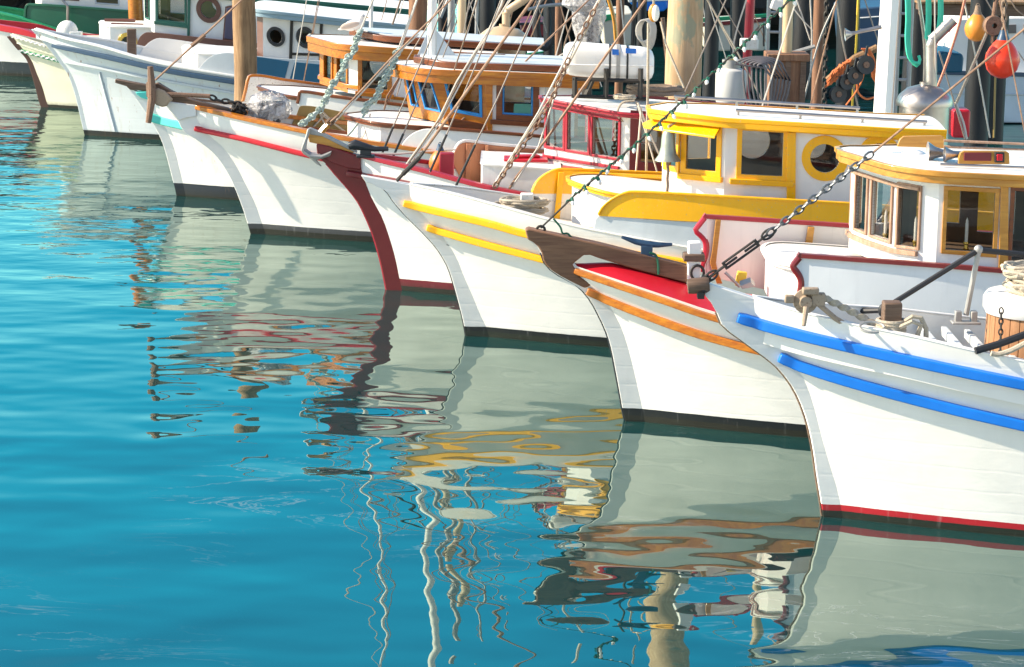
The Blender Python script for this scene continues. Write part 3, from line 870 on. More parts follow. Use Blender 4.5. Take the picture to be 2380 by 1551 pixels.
# sun visor over the front windows
v = MB(); top, out = [], []
for a in (b3.mir(T[1]), b3.mir(T[0]), T[0], T[1], T[1].lerp(T[2], .92)):
    d = Vector((a.x - (T[2].x + .1), (a.y - b3.Yb) * .55, 0)).normalized()
    top.append(a + Vector((0, 0, -.01)) + d * .01); out.append(a + d * .21 + Vector((0, 0, -.115)))
dz = Vector((0, 0, -.022))
v.grid([top, out, [p + dz for p in out], [p + dz for p in top]]); v.build('sun_visor', m_yel, b3.root, bevel=.005)
for x0 in (55, 385):
    board(b3, 5, (x0, 790, x0 + 40, 800, x0 + 45, 915, x0 + 30, 880, x0 + 12, 840), -.37 if x0 > 100 else -.22, m_white, .03, 'visor_bracket')
def handrail(bt, n, xy, off, r=.016, posts=3, h=.09, mat=None, k=2):
    P = [bt.c(p, off) for p in spl(q(n, *xy), k if k > 2 else 2)]
    b = MB(); b.tube(P, r, 8)
    for i in range(posts):
        u = (i + .04) / (posts - .92); p = P[0].lerp(P[-1], min(u, 1)); b.tube([p, p - Vector((0, 0, h))], r * .8, 6); b.lathe(p - Vector((0, 0, h)), [(0, .012), (.03, .01), (.03, 0)], 10)
    return b.build('handrail', mat or m_steel, bt.root)
handrail(b3, 5, (120, 622, 1320, 698), .50, posts=4); handrail(b3, 5, (520, 712, 1755, 788), -.45, posts=4)
b = MB(); c0 = b3.c(q(5, 85, 842), -.42)
b.lathe(c0, [(.012, 0), (.05, -.01), (.065, -.05), (.072, -.16), (.09, -.24), (.125, -.29), (.132, -.30), (.12, -.30), (.06, -.2)], 24)
b.tube([c0 + Vector((.16, .1, .02)), c0 + Vector((.1, .05, .08)), c0 + Vector((0, 0, .04)), c0], .014, 6)
bl = b.build('ship_bell', m_bronze, b3.root)
tube('bell_rope', [c0 + Vector((0, 0, -.2 - .07 * i)) + Vector((.006 * (i % 2), 0, 0)) for i in range(11)], .016, m_roped, bl, 6)
# foredeck house, bulwarks
b3.cabin(cn(6, (524, 128, 380, .12), (600, 158, 400, .36), (800, 214, 440, .66), (1500, 300, 560, .70)), aftX=b3.Xtop + 3.3, name='foredeck_house',
    roof=dict(trim=m_yel, trimh=.055, th=.03, over=.03, overf=.04, camber=.05, aft=.0))
_, tp = b3.strip('bulwark', q(6, 690,336, 716,290, 760,248, 830,208, 900,188, 1400,213, 2340,265), q(6, 690,337, 1000,356, 1330,375, 2340,392), m_yel, -1, aft=2.2)
b3.topcap(tp, m_yel, .05, .022)
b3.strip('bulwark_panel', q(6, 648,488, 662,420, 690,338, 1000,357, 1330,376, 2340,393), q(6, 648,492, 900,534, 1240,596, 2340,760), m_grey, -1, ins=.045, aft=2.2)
_, tp = b3.strip('bulwark', q(6, 262,190, 285,135, 330,88, 400,50, 450,40, 1120,66, 1500,80), q(6, 262,191, 530,192, 1500,215), m_yel, 1, aft=3)
b3.topcap(tp, m_yel, .05, .022, 1)
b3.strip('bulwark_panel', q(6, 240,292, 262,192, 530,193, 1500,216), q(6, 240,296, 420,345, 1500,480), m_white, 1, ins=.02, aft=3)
hb = b3.hbf(1, b3.c(q(6, 430, 200), .8).x - b3.Xtop)
board(b3, 6, (434, 56, 470, 60, 440, 365, 402, 360), hb - .12, m_yel, .06, 'bulwark_post')
board(b3, 6, (470, 50, 1120, 78, 1120, 98, 470, 70), hb - .02, m_yel, .05, 'bulwark_post')
pb = b3.c(q(6, 228, 300), -.1)
b = MB(); b.box(pb + Vector((0, 0, .0)), (.13, .13, .34)); b.build('mooring_post', m_white2, b3.root, bevel=.01)

# --- blue-railed boat's neighbour (brown beak)
b = MB()
b.prism([b2.c(p, -.078) for p in q(6, 216,430, 242,421, 700,520, 1268,664, 1264,772, 900,675, 690,610, 636,590, 596,592, 545,632, 522,650, 545,690, 575,735, 655,782, 602,804, 520,765, 450,728, 392,692, 350,655, 331,620, 322,575, 300,535, 268,508, 234,491)], (0, .156, 0))
b.build('bow_beam', wood('beam_wood', (.13, .055, .028), (.30, .155, .08), .65, (1, 14, 14), 3, .6), b2.root, bevel=.012)
tube('forestay_eye', [b2.c(q(6, 318, 418), 0) + Vector((.035 * math.cos(a), 0, .03 * math.sin(a) - .01)) for a in [k * .524 for k in range(12)]], .012, m_iron, b2.root, 6, closed=True)
p0 = b2.c(q(6, 1002, 560), 0)
b = MB(); b.box(p0 + Vector((0, 0, .0)), (.10, .06, .09)); b.box(p0 + Vector((0, 0, -.05)), (.17, .10, .02))
b.tube([p0 + Vector((-.22, 0, .115)), p0 + Vector((-.1, 0, .075)), p0 + Vector((0, 0, .055)), p0 + Vector((.1, 0, .05)), p0 + Vector((.22, 0, .055))], [.014, .026, .032, .026, .014], 8)
cl = b.build('mooring_cleat', m_navy, b2.root, bevel=.008)
tube('cleat_rope', [b2.c(p, -.1) for p in spl(q(6, 1020,575, 1060,590, 1075,640, 1078,715), 14)], .012, m_dgreen, cl, 6)
T, B = b2.cabin(cn(7, (1003, 222, 810, .10), (1098, 252, 850, .30), (1262, 303, 905, .56), (1420, 332, 925, .74), (1535, 348, 935, .82), (2300, 385, 1000, .85)),
    [win(0, 7, 1018, 325, 1070, 690, m_pinkw, fw=.022), win(1, 7, 1118, 352, 1222, 745, m_pinkw, fw=.022),
     win(2, 7, 1285, 390, 1408, 790, m_pinkw, fw=.022), 
     win(4, 7, 1588, 425, 1868, 822, m_gold, fw=.035), win(4, 7, 2010, 430, 2240, 900, m_varnd, fw=.035)],
    aftX=b2.Xtop + 6.4, roof=dict(trim=m_gold, trimh=.105, th=.055, over=.10, overf=.13, camber=.05), inner=m_intr)
board(b2, 7, (1924, 362, 1972, 364, 1968, 960, 1908, 955), -.865, m_gold)
board(b2, 7, (1972, 364, 2200, 372, 2200, 412, 1972, 405), -.865, m_gold)
def ring(bt, T, B, k, w, out, mat, name, i0=0, i1=None, ends=None):
    """moulding across the front facets at height fraction k"""
    i1 = i1 or len(T) - 1
    P = [B[i].lerp(T[i], k) for i in range(i0, i1)]
    P = [bt.mir(p) for p in P[::-1]] + P
    ctr = Vector((T[-1].x, bt.Yb, 0)); b = MB(); inn, o2 = [], []
    for i, p in enumerate(P):
        a, c_ = P[max(i-1, 0)], P[min(i+1, len(P)-1)]
        d = Vector((c_.x - a.x, c_.y - a.y, 0)).normalized(); o = Vector((d.y, -d.x, 0))
        if o.dot(p - ctr) < 0: o = -o
        inn.append(p - o * .006); o2.append(p + o * out)
    h = Vector((0, 0, w / 2)); b.grid([[p + h for p in inn], [p + h for p in o2], [p - h for p in o2], [p - h for p in inn]])
    b.add([inn[-1] + h, o2[-1] + h, o2[-1] - h, inn[-1] - h], [(0, 1, 2, 3)])
    return b.build(name, mat, bt.root, bevel=.004)
ring(b2, T, B, .855, .03, .03, m_pinkw, 'window_moulding', 0, 4); ring(b2, T, B, .165, .04, .035, m_pinkw, 'window_moulding', 0, 4)
# on its roof
ro = b2.roof_o
board(b2, 7, (1268,168, 1268,150, 1285,105, 1310,86, 1545,82, 1562,90, 1562,160), .64, m_gold, .035, 'sidelight_board')
board(b2, 7, (1562,108, 2068,130, 2300,138, 2300,152, 1562,122), .70, m_pinkw, .05, 'roof_batten')
board(b2, 7, (1562,146, 2300,176, 2300,184, 1562,160), .70, m_pinkw, .05, 'roof_batten')
lb = board(b2, 7, (1655,262, 1655,225, 1668,190, 1690,178, 1955,180, 1975,192, 1978,262), -.56, m_gold, .05, 'sidelight_board')
board(b2, 7, (1690,190, 1862,190, 1862,242, 1690,240), -.575, m_dkred, .02, 'nameplate', lb)
board(b2, 7, (1885,188, 1945,188, 1945,252, 1885,252), -.60, m_iron, .045, 'lamp_case', lb)
board(b2, 7, (1898,200, 1934,200, 1934,240, 1898,240), -.612, paint('red_lens', (.5, .005, .02), .1, .02), .02, 'lens', lb)
b = MB(); p0 = b2.c(q(7, 1485, 188), -.35)
b.lathe(p0, [(.005, .46), (.02, .44), (.024, .2), (.03, .10), (.05, .03), (.088, -.03), (.092, -.035), (.08, -.03), (.04, .02)], 24, (1, 0, -.03))
b.lathe(p0 + Vector((.1, -.11, .0)), [(.005, .36), (.018, .34), (.02, .14), (.028, .08), (.05, .02), (.07, -.01), (.06, .0)], 20, (1, 0, -.03))
b.box(p0 + Vector((.36, -.05, -.06)), (.04, .16, .05)); b.box(p0 + Vector((.36, -.05, -.10)), (.02, .02, .1))
b.build('air_horn', m_steel, b2.root)
b = MB(); b.ell(b2.c(q(7, 1365, 205), 0), .12, .12, .05); b.build('roof_vent', m_white, b2.root)
tube('whip_aerial', [b2.c(q(7, 1540, 262), -.7), b2.c(q(7, 2330, 292), -.7)], .012, m_steel, b2.root, 6)
b2.cabin(cn(7, (466, 868, 1110, .12), (480, 880, 1130, .30), (540, 902, 1160, .50), (660, 925, 1180, .62), (1300, 985, 1240, .68)), aftX=b2.Xtop + 2.6, name='foredeck_house',
    roof=dict(trim=m_white, trimh=.05, th=.02, over=.02, overf=.02, camber=.05, aft=0))
def bulwark_s(bt, n, S_, top, bot, sgn, mat, trim, aft=0, ins=.03, capw=.07):
    """bulwark with an S-shaped forward end"""
    o, tp = bt.strip('bulwark', q(n, *top), q(n, *bot), mat, sgn, ins=ins, aft=aft)
    off = sgn * (bt.hbf(1, tp[0].x - bt.Xtop) - ins)
    C = spl(q(n, *S_), 18)
    a, b_ = q(n, *top[:2]), q(n, *bot[:2])
    bt.plate('bulwark_end', [(a[0] + 3, a[1])] + C + [(b_[0] + 3, b_[1])], off + (0 if sgn < 0 else -.035), mat, .035)
    b = MB(); pts = [bt.c(p, off - sgn * .012) for p in C]; b.tube(pts, .030, 8); b.build('bulwark_edge', trim, bt.root)
    d = tp[0] - bt.c(C[0], off)
    bt.topcap([bt.c((C[0][0] - 4, C[0][1] - 3), off), bt.c(C[0], off)] + tp, trim, capw, .035, sgn)
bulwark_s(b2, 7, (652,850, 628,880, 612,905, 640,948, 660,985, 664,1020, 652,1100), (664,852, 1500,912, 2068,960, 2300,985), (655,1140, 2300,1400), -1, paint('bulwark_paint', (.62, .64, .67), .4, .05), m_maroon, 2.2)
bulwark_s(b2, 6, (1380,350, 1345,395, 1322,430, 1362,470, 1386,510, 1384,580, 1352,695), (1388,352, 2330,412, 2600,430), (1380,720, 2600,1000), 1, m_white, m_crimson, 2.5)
for poly in ((1448,362, 1425,560, 1410,640, 1455,775, 1492,775, 1462,700, 1450,640, 1462,540, 1482,365), (2045,410, 2012,600, 2062,600, 2086,413)):
    X = b2.c(q(6, poly[0], poly[1]), .9).x; hb = b2.hbf(1, X - b2.Xtop)
    board(b2, 6, poly, hb - .12, m_gold, .07, 'bulwark_rib')
b = MB(); p0 = b2.c(q(6, 1305, 700), -.05); b.box(p0 + Vector((0, 0, -.06)), (.115, .115, .66)); pst = b.build('mooring_post', m_white, b2.root, bevel=.012)
b = MB(); b.box(b2.c(q(6, 1305, 600), -.05), (.185, .17, .065)); b.build('post_cap', m_oldw, pst, bevel=.012)
pr = b2.c(q(6, 1330, 705), -.13)
tube('mooring_ring', [pr + Vector((.055 * math.cos(a), 0, .065 * math.sin(a))) for a in [k * .314 for k in range(20)]], .012, m_iron, pst, 6, closed=True)

# --- maroon-stemmed boat
T, B = b4.cabin(cn(4, (690, 745, 1215, .06), (1240, 850, 1300, .80), (1335, 862, 1310, .85), (1640, 885, 1330, .85)),
    [win(0, 4, 706, 772, 822, 1080, m_crimson, fw=.03), win(0, 4, 858, 800, 1002, 1112, m_crimson, fw=.03), win(0, 4, 1040, 835, 1222, 1152, m_crimson, fw=.03),
     win(2, 4, 1390, 890, 1560, 1190, m_dkred, fw=.12)], aftX=b4.Xtop + 5.6, roof=dict(trim=m_crimson, trimh=.055, th=.045, over=.05, overf=.07, camber=.05), inner=m_intr)
ring(b4, T, B, .94, .02, .03, m_crimson, 'window_moulding', 0, 2); ring(b4, T, B, .17, .035, .03, m_crimson, 'window_moulding', 0, 2)
b4.cabin(cn(4, (222, 1192, 1380, .50), (232, 1204, 1390, .56), (700, 1240, 1430, .62)), aftX=b4.Xtop + 2.2, name='foredeck_house', roof=dict(over=.01, overf=.01, th=.02, camber=.04, aft=0))
_, tp = b4.strip('bulwark', q(3, 1212,1180, 1222,1110, 1255,1055, 1300,1036, 1500,1058, 1850,1088, 2100,1110), q(3, 1212,1186, 1290,1308, 1850,1390, 2100,1420), m_tan, 1, aft=3)
b4.topcap(tp, m_white, .045, .03, 1)
hb = b4.hbf(1, b4.c(q(3, 1320, 1200), .8).x - b4.Xtop)
board(b4, 3, (1308, 1048, 1345, 1052, 1338, 1320, 1300, 1312), hb - .1, m_tan, .05, 'bulwark_rib'); board(b4, 3, (1448, 1062, 1470, 1064, 1465, 1190, 1445, 1188), hb - .06, m_tan, .05, 'bulwark_rib')
board(b4, 3, (1340, 1180, 1850, 1200, 1850, 1212, 1340, 1192), hb - .03, m_tan, .04, 'bulwark_rib')
b4.plate('bow_block', q(3, 214,1058, 222,1048, 300,1065, 538,1142, 538,1240, 440,1225, 330,1190, 270,1150, 230,1110), -.085, m_maroon, .17, bev=.012)
p0 = b4.c(q(3, 575, 1105), -.12)
b = MB(); b.box(p0 + Vector((0, 0, -.05)), (.2, .1, .03)); b.box(p0, (.12, .05, .09))
b.tube([p0 + Vector((-.19, 0, .06)), p0 + Vector((-.12, 0, .075)), p0 + Vector((0, 0, .05)), p0 + Vector((.1, 0, .03)), p0 + Vector((.25, 0, .035))], [.04, .06, .045, .03, .028], 8)
b.build('mooring_cleat', m_black, b4.root, bevel=.008)
b = MB(); b.box(b4.c(q(3, 1165, 1250), .05), (.16, .14, .42)); b.build('mooring_post', m_crimson, b4.root, bevel=.012)

# --- scarlet-railed boat
T, B = b5.cabin(cn(3, (838, 505, 845, .10, 896), (1042, 548, 902, .56, 1158), (1462, 566, 985, .66), (2100, 590, 1030, .68)),
    [win(0, 3, 870, 522, 945, 765, m_bluew, fw=.022), win(0, 3, 953, 540, 1092, 806, m_bluew, fw=.022),
     win(1, 3, 1165, 585, 1408, 826, m_bluew, fw=.04), win(2, 3, 1572, 596, 1792, 846, m_varnd, fw=.075, sash=m_bluew, lintel=.07, sill=.07)],
    mat=m_varn, aftX=b5.Xtop + 4.75, roof=dict(trim=m_varn, trimh=.17, th=.075, over=.10, overf=.16, camber=.05), inner=m_intd, fm=(m_white, (2,)))
board(b5, 3, (1440, 548, 1500, 552, 1497, 985, 1462, 980), -.69, m_varn, .04)
board(b5, 3, (1500, 530, 2100, 555, 2100, 590, 1500, 565), -.69, m_varnd, .04)
board(b5, 3, (1070, 545, 1440, 560, 1440, 580, 1080, 565), -.67, m_varnd, .03)
board(b5, 3, (1170, 855, 1440, 905, 1440, 975, 1180, 930), -.67, m_varnd, .03)
board(b5, 3, (1880, 560, 1890, 560, 1890, 1000, 1880, 1000), -.69, m_grey, .02)
board(b5, 3, (1655, 757, 1792, 757, 1792, 848, 1650, 848), -.64, m_turq, .006, 'notice_card')
# two low steps of the roof and the long batten
b = MB()
rp = b5.roof_pts; 
b.prism([p + Vector((.28, (b5.Yb - p.y) * .14, .09)) for p in rp] + [b5.mir(p + Vector((.28, (b5.Yb - p.y) * .14, .09))) for p in rp[::-1]], (0, 0, .075))
b.build('roof_coaming', m_varnd, b5.roof_o, bevel=.01)
b = MB(); b.prism([p + Vector((.36, (b5.Yb - p.y) * .19, .163)) for p in rp] + [b5.mir(p + Vector((.36, (b5.Yb - p.y) * .19, .163))) for p in rp[::-1]], (0, 0, .015)); b.build('roof_top', m_grey, b5.roof_o)
board(b5, 3, (1210, 380, 1590, 395, 1590, 430, 1210, 415), .45, m_varnd, .06, 'roof_batten')
b5.cabin(cn(3, (443, 862, 1060, .10), (682, 915, 1110, .66), (1200, 955, 1150, .70)), aftX=b5.Xtop + 2.9, name='foredeck_house', roof=dict(trim=m_varnd, trimh=.06, over=.03, overf=.03, th=.03, camber=.05, aft=0))
_, tp = b5.strip('bulwark', q(3, 815,1105, 845,1045, 895,990, 955,955, 1020,940, 1180,950, 1500,975, 1850,1004, 2100,1025), q(3, 815,1110, 1180,1190, 1850,1290, 2100,1330), m_white, -1, aft=3)
b5.topcap(tp[14:], m_varnd, .06, .035)
b5.strip('bulwark', q(2, 752,1062, 790,990, 832,910, 1225,970, 1500,1010), q(2, 752,1070, 1225,1145, 1500,1190), m_olive, 1, aft=3)
board(b5, 2, (640, 1060, 1230, 1135, 1230, 1200, 640, 1105), .30, m_varnd, .05, 'deck_plank')
b5.plate('bow_block', q(1, 1190,748, 1240,742, 1430,768, 1430,850, 1360,860, 1300,880, 1240,815), -.085, m_white, .17, bev=.012)
b5.plate('bow_timber', q(1, 1120,610, 1150,605, 1240,660, 1400,730, 1660,790, 1700,830, 1640,825, 1420,770, 1240,745, 1150,680), -.06, m_oldw, .12, bev=.012)
m_black_ = m_black
# mast with fin-shaped feet
mx = b5.c(q(3, 1060, 420), .15)
b = MB(); b.tube([Vector((mx.x, mx.y, 1.2)), Vector((mx.x - .02, mx.y, 9.0))], [.062, .045], 14); mast = b.build('mast', m_white, b5.root)
for poly in ((1022, 240, 1022, 425, 950, 405), (1092, 225, 1092, 430, 1250, 438, 1235, 410)):
    board(b5, 3, poly, .10, m_grey, .02, 'mast_gusset', mast)

# --- turquoise-railed boat
T, B = b6.cabin(cn(2, (988, 372, 720, .10), (1232, 436, 800, .62), (1345, 452, 815, .74), (1800, 486, 860, .77)),
    [win(0, 2, 1030, 420, 1092, 715, m_varn, fw=.03), win(0, 2, 1142, 448, 1222, 745, m_varn, fw=.03), win(2, 2, 1355, 495, 1572, 775, m_varn, mir='o', fw=.06, sill=.03, lintel=.03)],
    mat=m_varn, aftX=b6.Xtop + 4.5, roof=dict(trim=m_varn, trimh=.20, th=.09, over=.10, overf=.18, camber=.05), inner=m_intd, fm=(m_white, (1, 2)))
b = MB(); rp = b6.roof_pts
b.prism([p + Vector((.55, (b6.Yb - p.y) * .3, .12)) for p in rp] + [b6.mir(p + Vector((.55, (b6.Yb - p.y) * .3, .12))) for p in rp[::-1]], (0, 0, .08)); b.build('roof_coaming', m_varnd, b6.roof_o, bevel=.01)
b = MB(); b.prism([p + Vector((.63, (b6.Yb - p.y) * .35, .198)) for p in rp] + [b6.mir(p + Vector((.63, (b6.Yb - p.y) * .35, .198))) for p in rp[::-1]], (0, 0, .015)); b.build('roof_top', m_grey, b6.roof_o)
board(b6, 2, (1345, 800, 1800, 850, 1800, 880, 1345, 825), -.78, m_varn, .03)
ring(b6, T, B, .16, .05, .03, m_varn, 'window_moulding', 0, 3)
b6.cabin(cn(2, (478, 768, 1000, .10), (738, 845, 1060, .62), (1300, 900, 1110, .66)), aftX=b6.Xtop + 2.6, name='foredeck_house', roof=dict(trim=m_varnd, trimh=.06, over=.02, overf=.03, th=.03, camber=.05, aft=0))
_, tp = b6.strip('bulwark', q(2, 798,905, 812,850, 825,802, 1100,842, 1750,925, 2000,955), q(2, 798,910, 1750,1100, 2000,1150), m_white, -1, aft=3)
b6.topcap(tp, m_varnd, .06, .04)
_, tp = b6.strip('bulwark', q(2, 325,885, 355,770, 390,664, 700,698, 975,735, 1400,790), q(2, 325,892, 1400,1010), m_white2, 1, aft=3)
b6.topcap(tp, m_varn, .06, .035, 1)
b6.plate('bow_timber', q(1, 838,577, 1060,618, 1125,650, 1125,668, 1060,665, 945,655, 920,630, 836,604), -.07, m_oldw, .14, bev=.01)
b6.plate('bow_block', q(1, 985,672, 1080,668, 1095,705, 1090,730, 1030,715, 995,690), -.10, m_turq, .20, bev=.01)

# --- grey-white boat
T, B = b7.cabin(cn(2, (448, 98, 520, .42), (500, 112, 545, .86), (1180, 190, 720, .88)),
    [win(1, 2, 558, 262, 664, 372, m_black, 'o', fw=.05, proud=.03), win(1, 2, 812, 268, 920, 380, m_black, 'o', fw=.05, proud=.03)],
    aftX=b7.Xtop + 6.0, roof=dict(trim=paint('roof_grey_blue', (.22, .32, .38), .5, .06), trimh=.12, th=.05, over=.12, overf=.14, camber=.08), fm=(m_brownp, (0, -1)))
for poly in ((735,165, 760,167, 745,700, 718,697), (990,192, 1016,194, 1000,720, 975,716), (760,166, 990,190, 990,208, 760,184), (745,455, 985,462, 985,484, 744,477)):
    board(b7, 2, poly, -.895, m_iron, .03, 'door_frame')
handrail(b7, 2, (630, 62, 1040, 105), -.4, r=.03, posts=4, h=.12, mat=m_brwin)
board(b7, 2, (438,488, 726,530, 684,700, 438,650), -1.10, m_teal, .04, 'spray_board'); board(b7, 2, (772,535, 990,556, 990,730, 726,700), -1.10, m_teal, .04, 'spray_board')
b7.cabin(cn(1, (1326, 352, 520, .25), (1440, 392, 540, .72), (1720, 412, 580, .78)), aftX=b7.Xtop + 3.6, name='foredeck_house', roof=dict(over=.01, overf=.01, th=.02, camber=.05, aft=0))
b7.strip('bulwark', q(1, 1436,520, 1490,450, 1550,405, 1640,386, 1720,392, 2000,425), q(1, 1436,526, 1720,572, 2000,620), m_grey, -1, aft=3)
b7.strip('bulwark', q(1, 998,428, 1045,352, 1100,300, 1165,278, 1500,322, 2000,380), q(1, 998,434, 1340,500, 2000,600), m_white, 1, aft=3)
b = MB(); b.box(b7.c(q(1, 960, 350), 0), (.14, .12, .62)); b.build('mooring_post', m_oldw, b7.root, bevel=.01)
tube('seam_batten', [b7.on_hull(q(1, 727 + 113 * k / 12, 525 + 430 * k / 12)) for k in range(13)], .022, m_grey, b7.root, 6)

# --- cream boat
b8.cabin(cn(1, (722, 172, 360, .20), (800, 198, 440, .60), (1400, 214, 470, .64)), [win(1, 1, 885, 265, 975, 360, m_brass, 'o', fw=.07, proud=.03)],
    aftX=b8.Xtop + 4.6, name='foredeck_house', roof=dict(over=.01, overf=.01, th=.03, camber=.05, aft=0))
T, B = b8.cabin(cn(1, (1046, -95, 200, .30), (1122, -75, 240, .82), (1700, -20, 320, .86)),
    [win(0, 1, 1060, -50, 1090, 135, m_gwin, fw=.03), win(1, 1, 1150, -30, 1345, 165, m_gwin, fw=.04, sill=.03), win(1, 1, 1462, 10, 1578, 132, m_brwin, 'o', fw=.08, proud=.04)],
    aftX=b8.Xtop + 7.2, roof=dict(trim=m_gwin, trimh=.12, over=.1, th=.05), inner=paint('green_lining', (.22, .28, .05), .6, .2))
board(b8, 1, (1366, -60, 1388, -58, 1380, 300, 1362, 300), -.885, m_gwin, .03)
_, tp = b8.strip('bulwark', q(1, 983,422, 990,350, 1010,285, 1035,252, 1075,236, 1350,262, 1620,292, 2000,330), q(1, 983,430, 1620,480, 2000,520), m_brwin, -1, aft=3)
handrail(b8, 1, (762, 148, 985, 150), -.1, r=.03, posts=2, h=.1, mat=m_brwin); handrail(b8, 1, (810, 178, 1045, 184), -.45, r=.03, posts=2, h=.1, mat=m_brwin)
b = MB(); b.ell(b8.c(q(1, 490, 238), 0), .2, .2, .22); b.box(b8.c(q(1, 555, 262), -.1), (.2, .2, .16)); b.build('deck_winch', m_white2, b8.root, bevel=.01)
tube('deck_line', [b8.c(p, -.15) for p in q(1, 590, 265, 725, 268)], .025, m_staylt, b8.root, 6)
board(b8, 1, (1640,50, 1705,36, 1700,335, 1618,325), -1.0, m_brwin, .05, 'locker_door'); board(b8, 1, (1650,62, 1700,50, 1694,290, 1632,280), -1.02, paint('violet_grey_paint', (.06, .05, .10), .4, .1), .03, 'locker_panel')
# white cord of lights looped along the edge of the cream hull
b = MB()
for y0, y1 in (((85,262), (330,335)), ((140,365), (420,440))):
    pts = [b8.on_hull(q(1, y0[0] + (y1[0]-y0[0]) * k / 24, y0[1] + (y1[1]-y0[1]) * k / 24 + 7 * math.sin(k * 1.9))) + Vector((0, -.05, 0)) for k in range(25)]
    b.tube(pts, .016, 5)
b.build('light_cord', m_white, b8.root)

# --- green boat
_, tp = b10.strip('bulwark', q(1, 183,135, 186,80, 196,50, 215,42, 560,62, 940,92, 1400,120), q(1, 183,140, 480,222, 940,262, 1400,300), m_dgreen, -1, aft=2)
b10.topcap(tp, m_dgreen, .07, .05)
b10.cabin(cn(1, (255, -110, 70, .3), (300, -105, 80, .7), (900, -70, 130, .75)), [win(1, 1, 420, -80, 560, -10, m_brwin), win(1, 1, 700, -70, 860, 30, m_grey, fw=.03)], aftX=b10.Xtop + 7, roof=dict(trim=m_green, over=.1))
b = MB(); b.tube([b10.c(q(1, 492, 215), -1.2), b10.c(q(1, 493, 45), -1.2)], .03, 6); b.tube([b10.c(q(1, 493, 45), -1.2), b10.c(q(1, 455, 0), -1.2)], .03, 6); b.build('stanchion', m_steel, b10.root)
# ---------------------------------------------------------------- loose gear lying on the boats: things of their own
def solo(b, name, mats, label, cat, group=None, **kw): return tag(b.build(name, mats, **kw), label, cat, group)
def chain_pts(P, link, r, b, mi=0):
    """links of a chain along a polyline"""
    P = [Vector(p) for p in P]; d = [0]
    for a, c in zip(P, P[1:]): d.append(d[-1] + (c - a).length)
    n = max(2, int(d[-1] / (link * .74)))
    for i in range(n):
        s_ = d[-1] * (i + .5) / n; k = min(len(P) - 2, max(0, int(np.searchsorted(d, s_)) - 1))
        c = P[k].lerp(P[k+1], (s_ - d[k]) / max(1e-6, d[k+1] - d[k])); t = (P[k+1] - P[k]).normalized()
        a = t.cross(Vector((0, 1, 0))).normalized(); e = t.cross(a)
        if i % 2: a = e
        a = (a + .35 * e).normalized()
        b.tube([c + t * link / 2 * math.cos(w) + a * link * .30 * math.sin(w) for w in [2 * math.pi * j / 10 for j in range(10)]], r, 5, mi, closed=True)
    return b
def coil(b, c, r0, r1, turns, rr, h=.0, sq=1.0, wob=.012, mi=0):
    pts = []
    N = int(turns * 22)
    for i in range(N):
        u = i / N; a = 2 * math.pi * turns * u; r = r0 + (r1 - r0) * abs(math.sin(u * 5.3))
        pts.append(Vector(c) + Vector((r * math.cos(a) + random.uniform(-wob, wob), r * sq * math.sin(a) + random.uniform(-wob, wob), h * u + random.uniform(0, wob))))
    return b.tube(pts, rr, 6, mi)
def sag(p, r, s, n=14):
    p, r = Vector(p), Vector(r)
    return [p.lerp(r, i / (n - 1)) - Vector((0, 0, s * 4 * (i / (n - 1)) * (1 - i / (n - 1)))) for i in range(n)]
# plough anchor on the maroon bow
an = thing('anchor', 'galvanised anchor with curved fluke hooked over the maroon bow', 'anchor', b4.c(q(3, 260, 1050), -.1))
def pl(bt, name, n, xy, off, th, mat, par, bev=.006): 
    b = MB(); b.prism([bt.c(p, off) for p in q(n, *xy)], (0, th, 0)); return b.build(name, mat, par, bevel=bev)
pl(b4, 'shank', 2, (885,1160, 905,1155, 1010,1170, 1290,1300, 1275,1318, 1180,1290, 900,1225), -.05, .09, m_gold, an)
pl(b4, 'shank_cap', 2, (885,1112, 905,1105, 1040,1160, 1300,1296, 1310,1318, 1285,1312, 1010,1175, 900,1158), -.06, .11, m_galv, an)
pl(b4, 'fluke_arm', 2, (882,1110, 905,1108, 900,1160, 880,1215, 870,1300, 905,1338, 1000,1345, 1090,1308, 1078,1345, 1000,1372, 960,1380, 1005,1436, 960,1415, 900,1360, 850,1330, 826,1300, 835,1260, 865,1180), -.12, .05, m_galv, an, .01)
pl(b4, 'fluke', 2, (840,1290, 900,1335, 1000,1342, 1090,1306, 1060,1340, 1000,1365, 900,1355), -.20, .26, m_galv, an, .02)
# wooden-stocked anchor on the scarlet-railed boat
an = thing('anchor', 'brown stocked anchor with a tan palm lashed on the weathered bow timber', 'anchor', b5.c(q(1, 1150, 700), -.15))
b = MB(); b.tube([b5.c(q(1, 1094, 484), -.25), b5.c(q(1, 1104, 620), -.25), b5.c(q(1, 1104, 730), -.25), b5.c(q(1, 1080, 895), -.25)], [.035, .05, .05, .035], 8); b.build('stock', m_rustm, an)
pl(b5, 'palm', 1, (1112,655, 1150,645, 1195,662, 1262,728, 1228,750, 1215,775, 1180,782, 1130,765, 1112,715), -.22, .05, paint('tan_iron', (.42, .30, .20), .7, .2, .2), an, .02)
pl(b5, 'crown', 1, (1060,600, 1098,598, 1135,650, 1110,720, 1065,712), -.20, .14, m_oldw, an, .02)
b = MB(); b.tube([b5.c(q(1, 1120, 690), -.17), b5.c(q(1, 1300, 690), -.15), b5.c(q(1, 1530, 702), -.12)], .028, 8); b.build('shank', m_rustm, an)
b = MB(); chain_pts([b5.c(p, -.10) for p in spl(q(1, 1530,702, 1600,735, 1690,742, 1760,768, 1800,790), 12)], .10, .014, b)
solo(b, 'anchor_chain', m_iron, 'dark chain lying from the stocked anchor to the wrapped engine', 'chain')
b = MB()
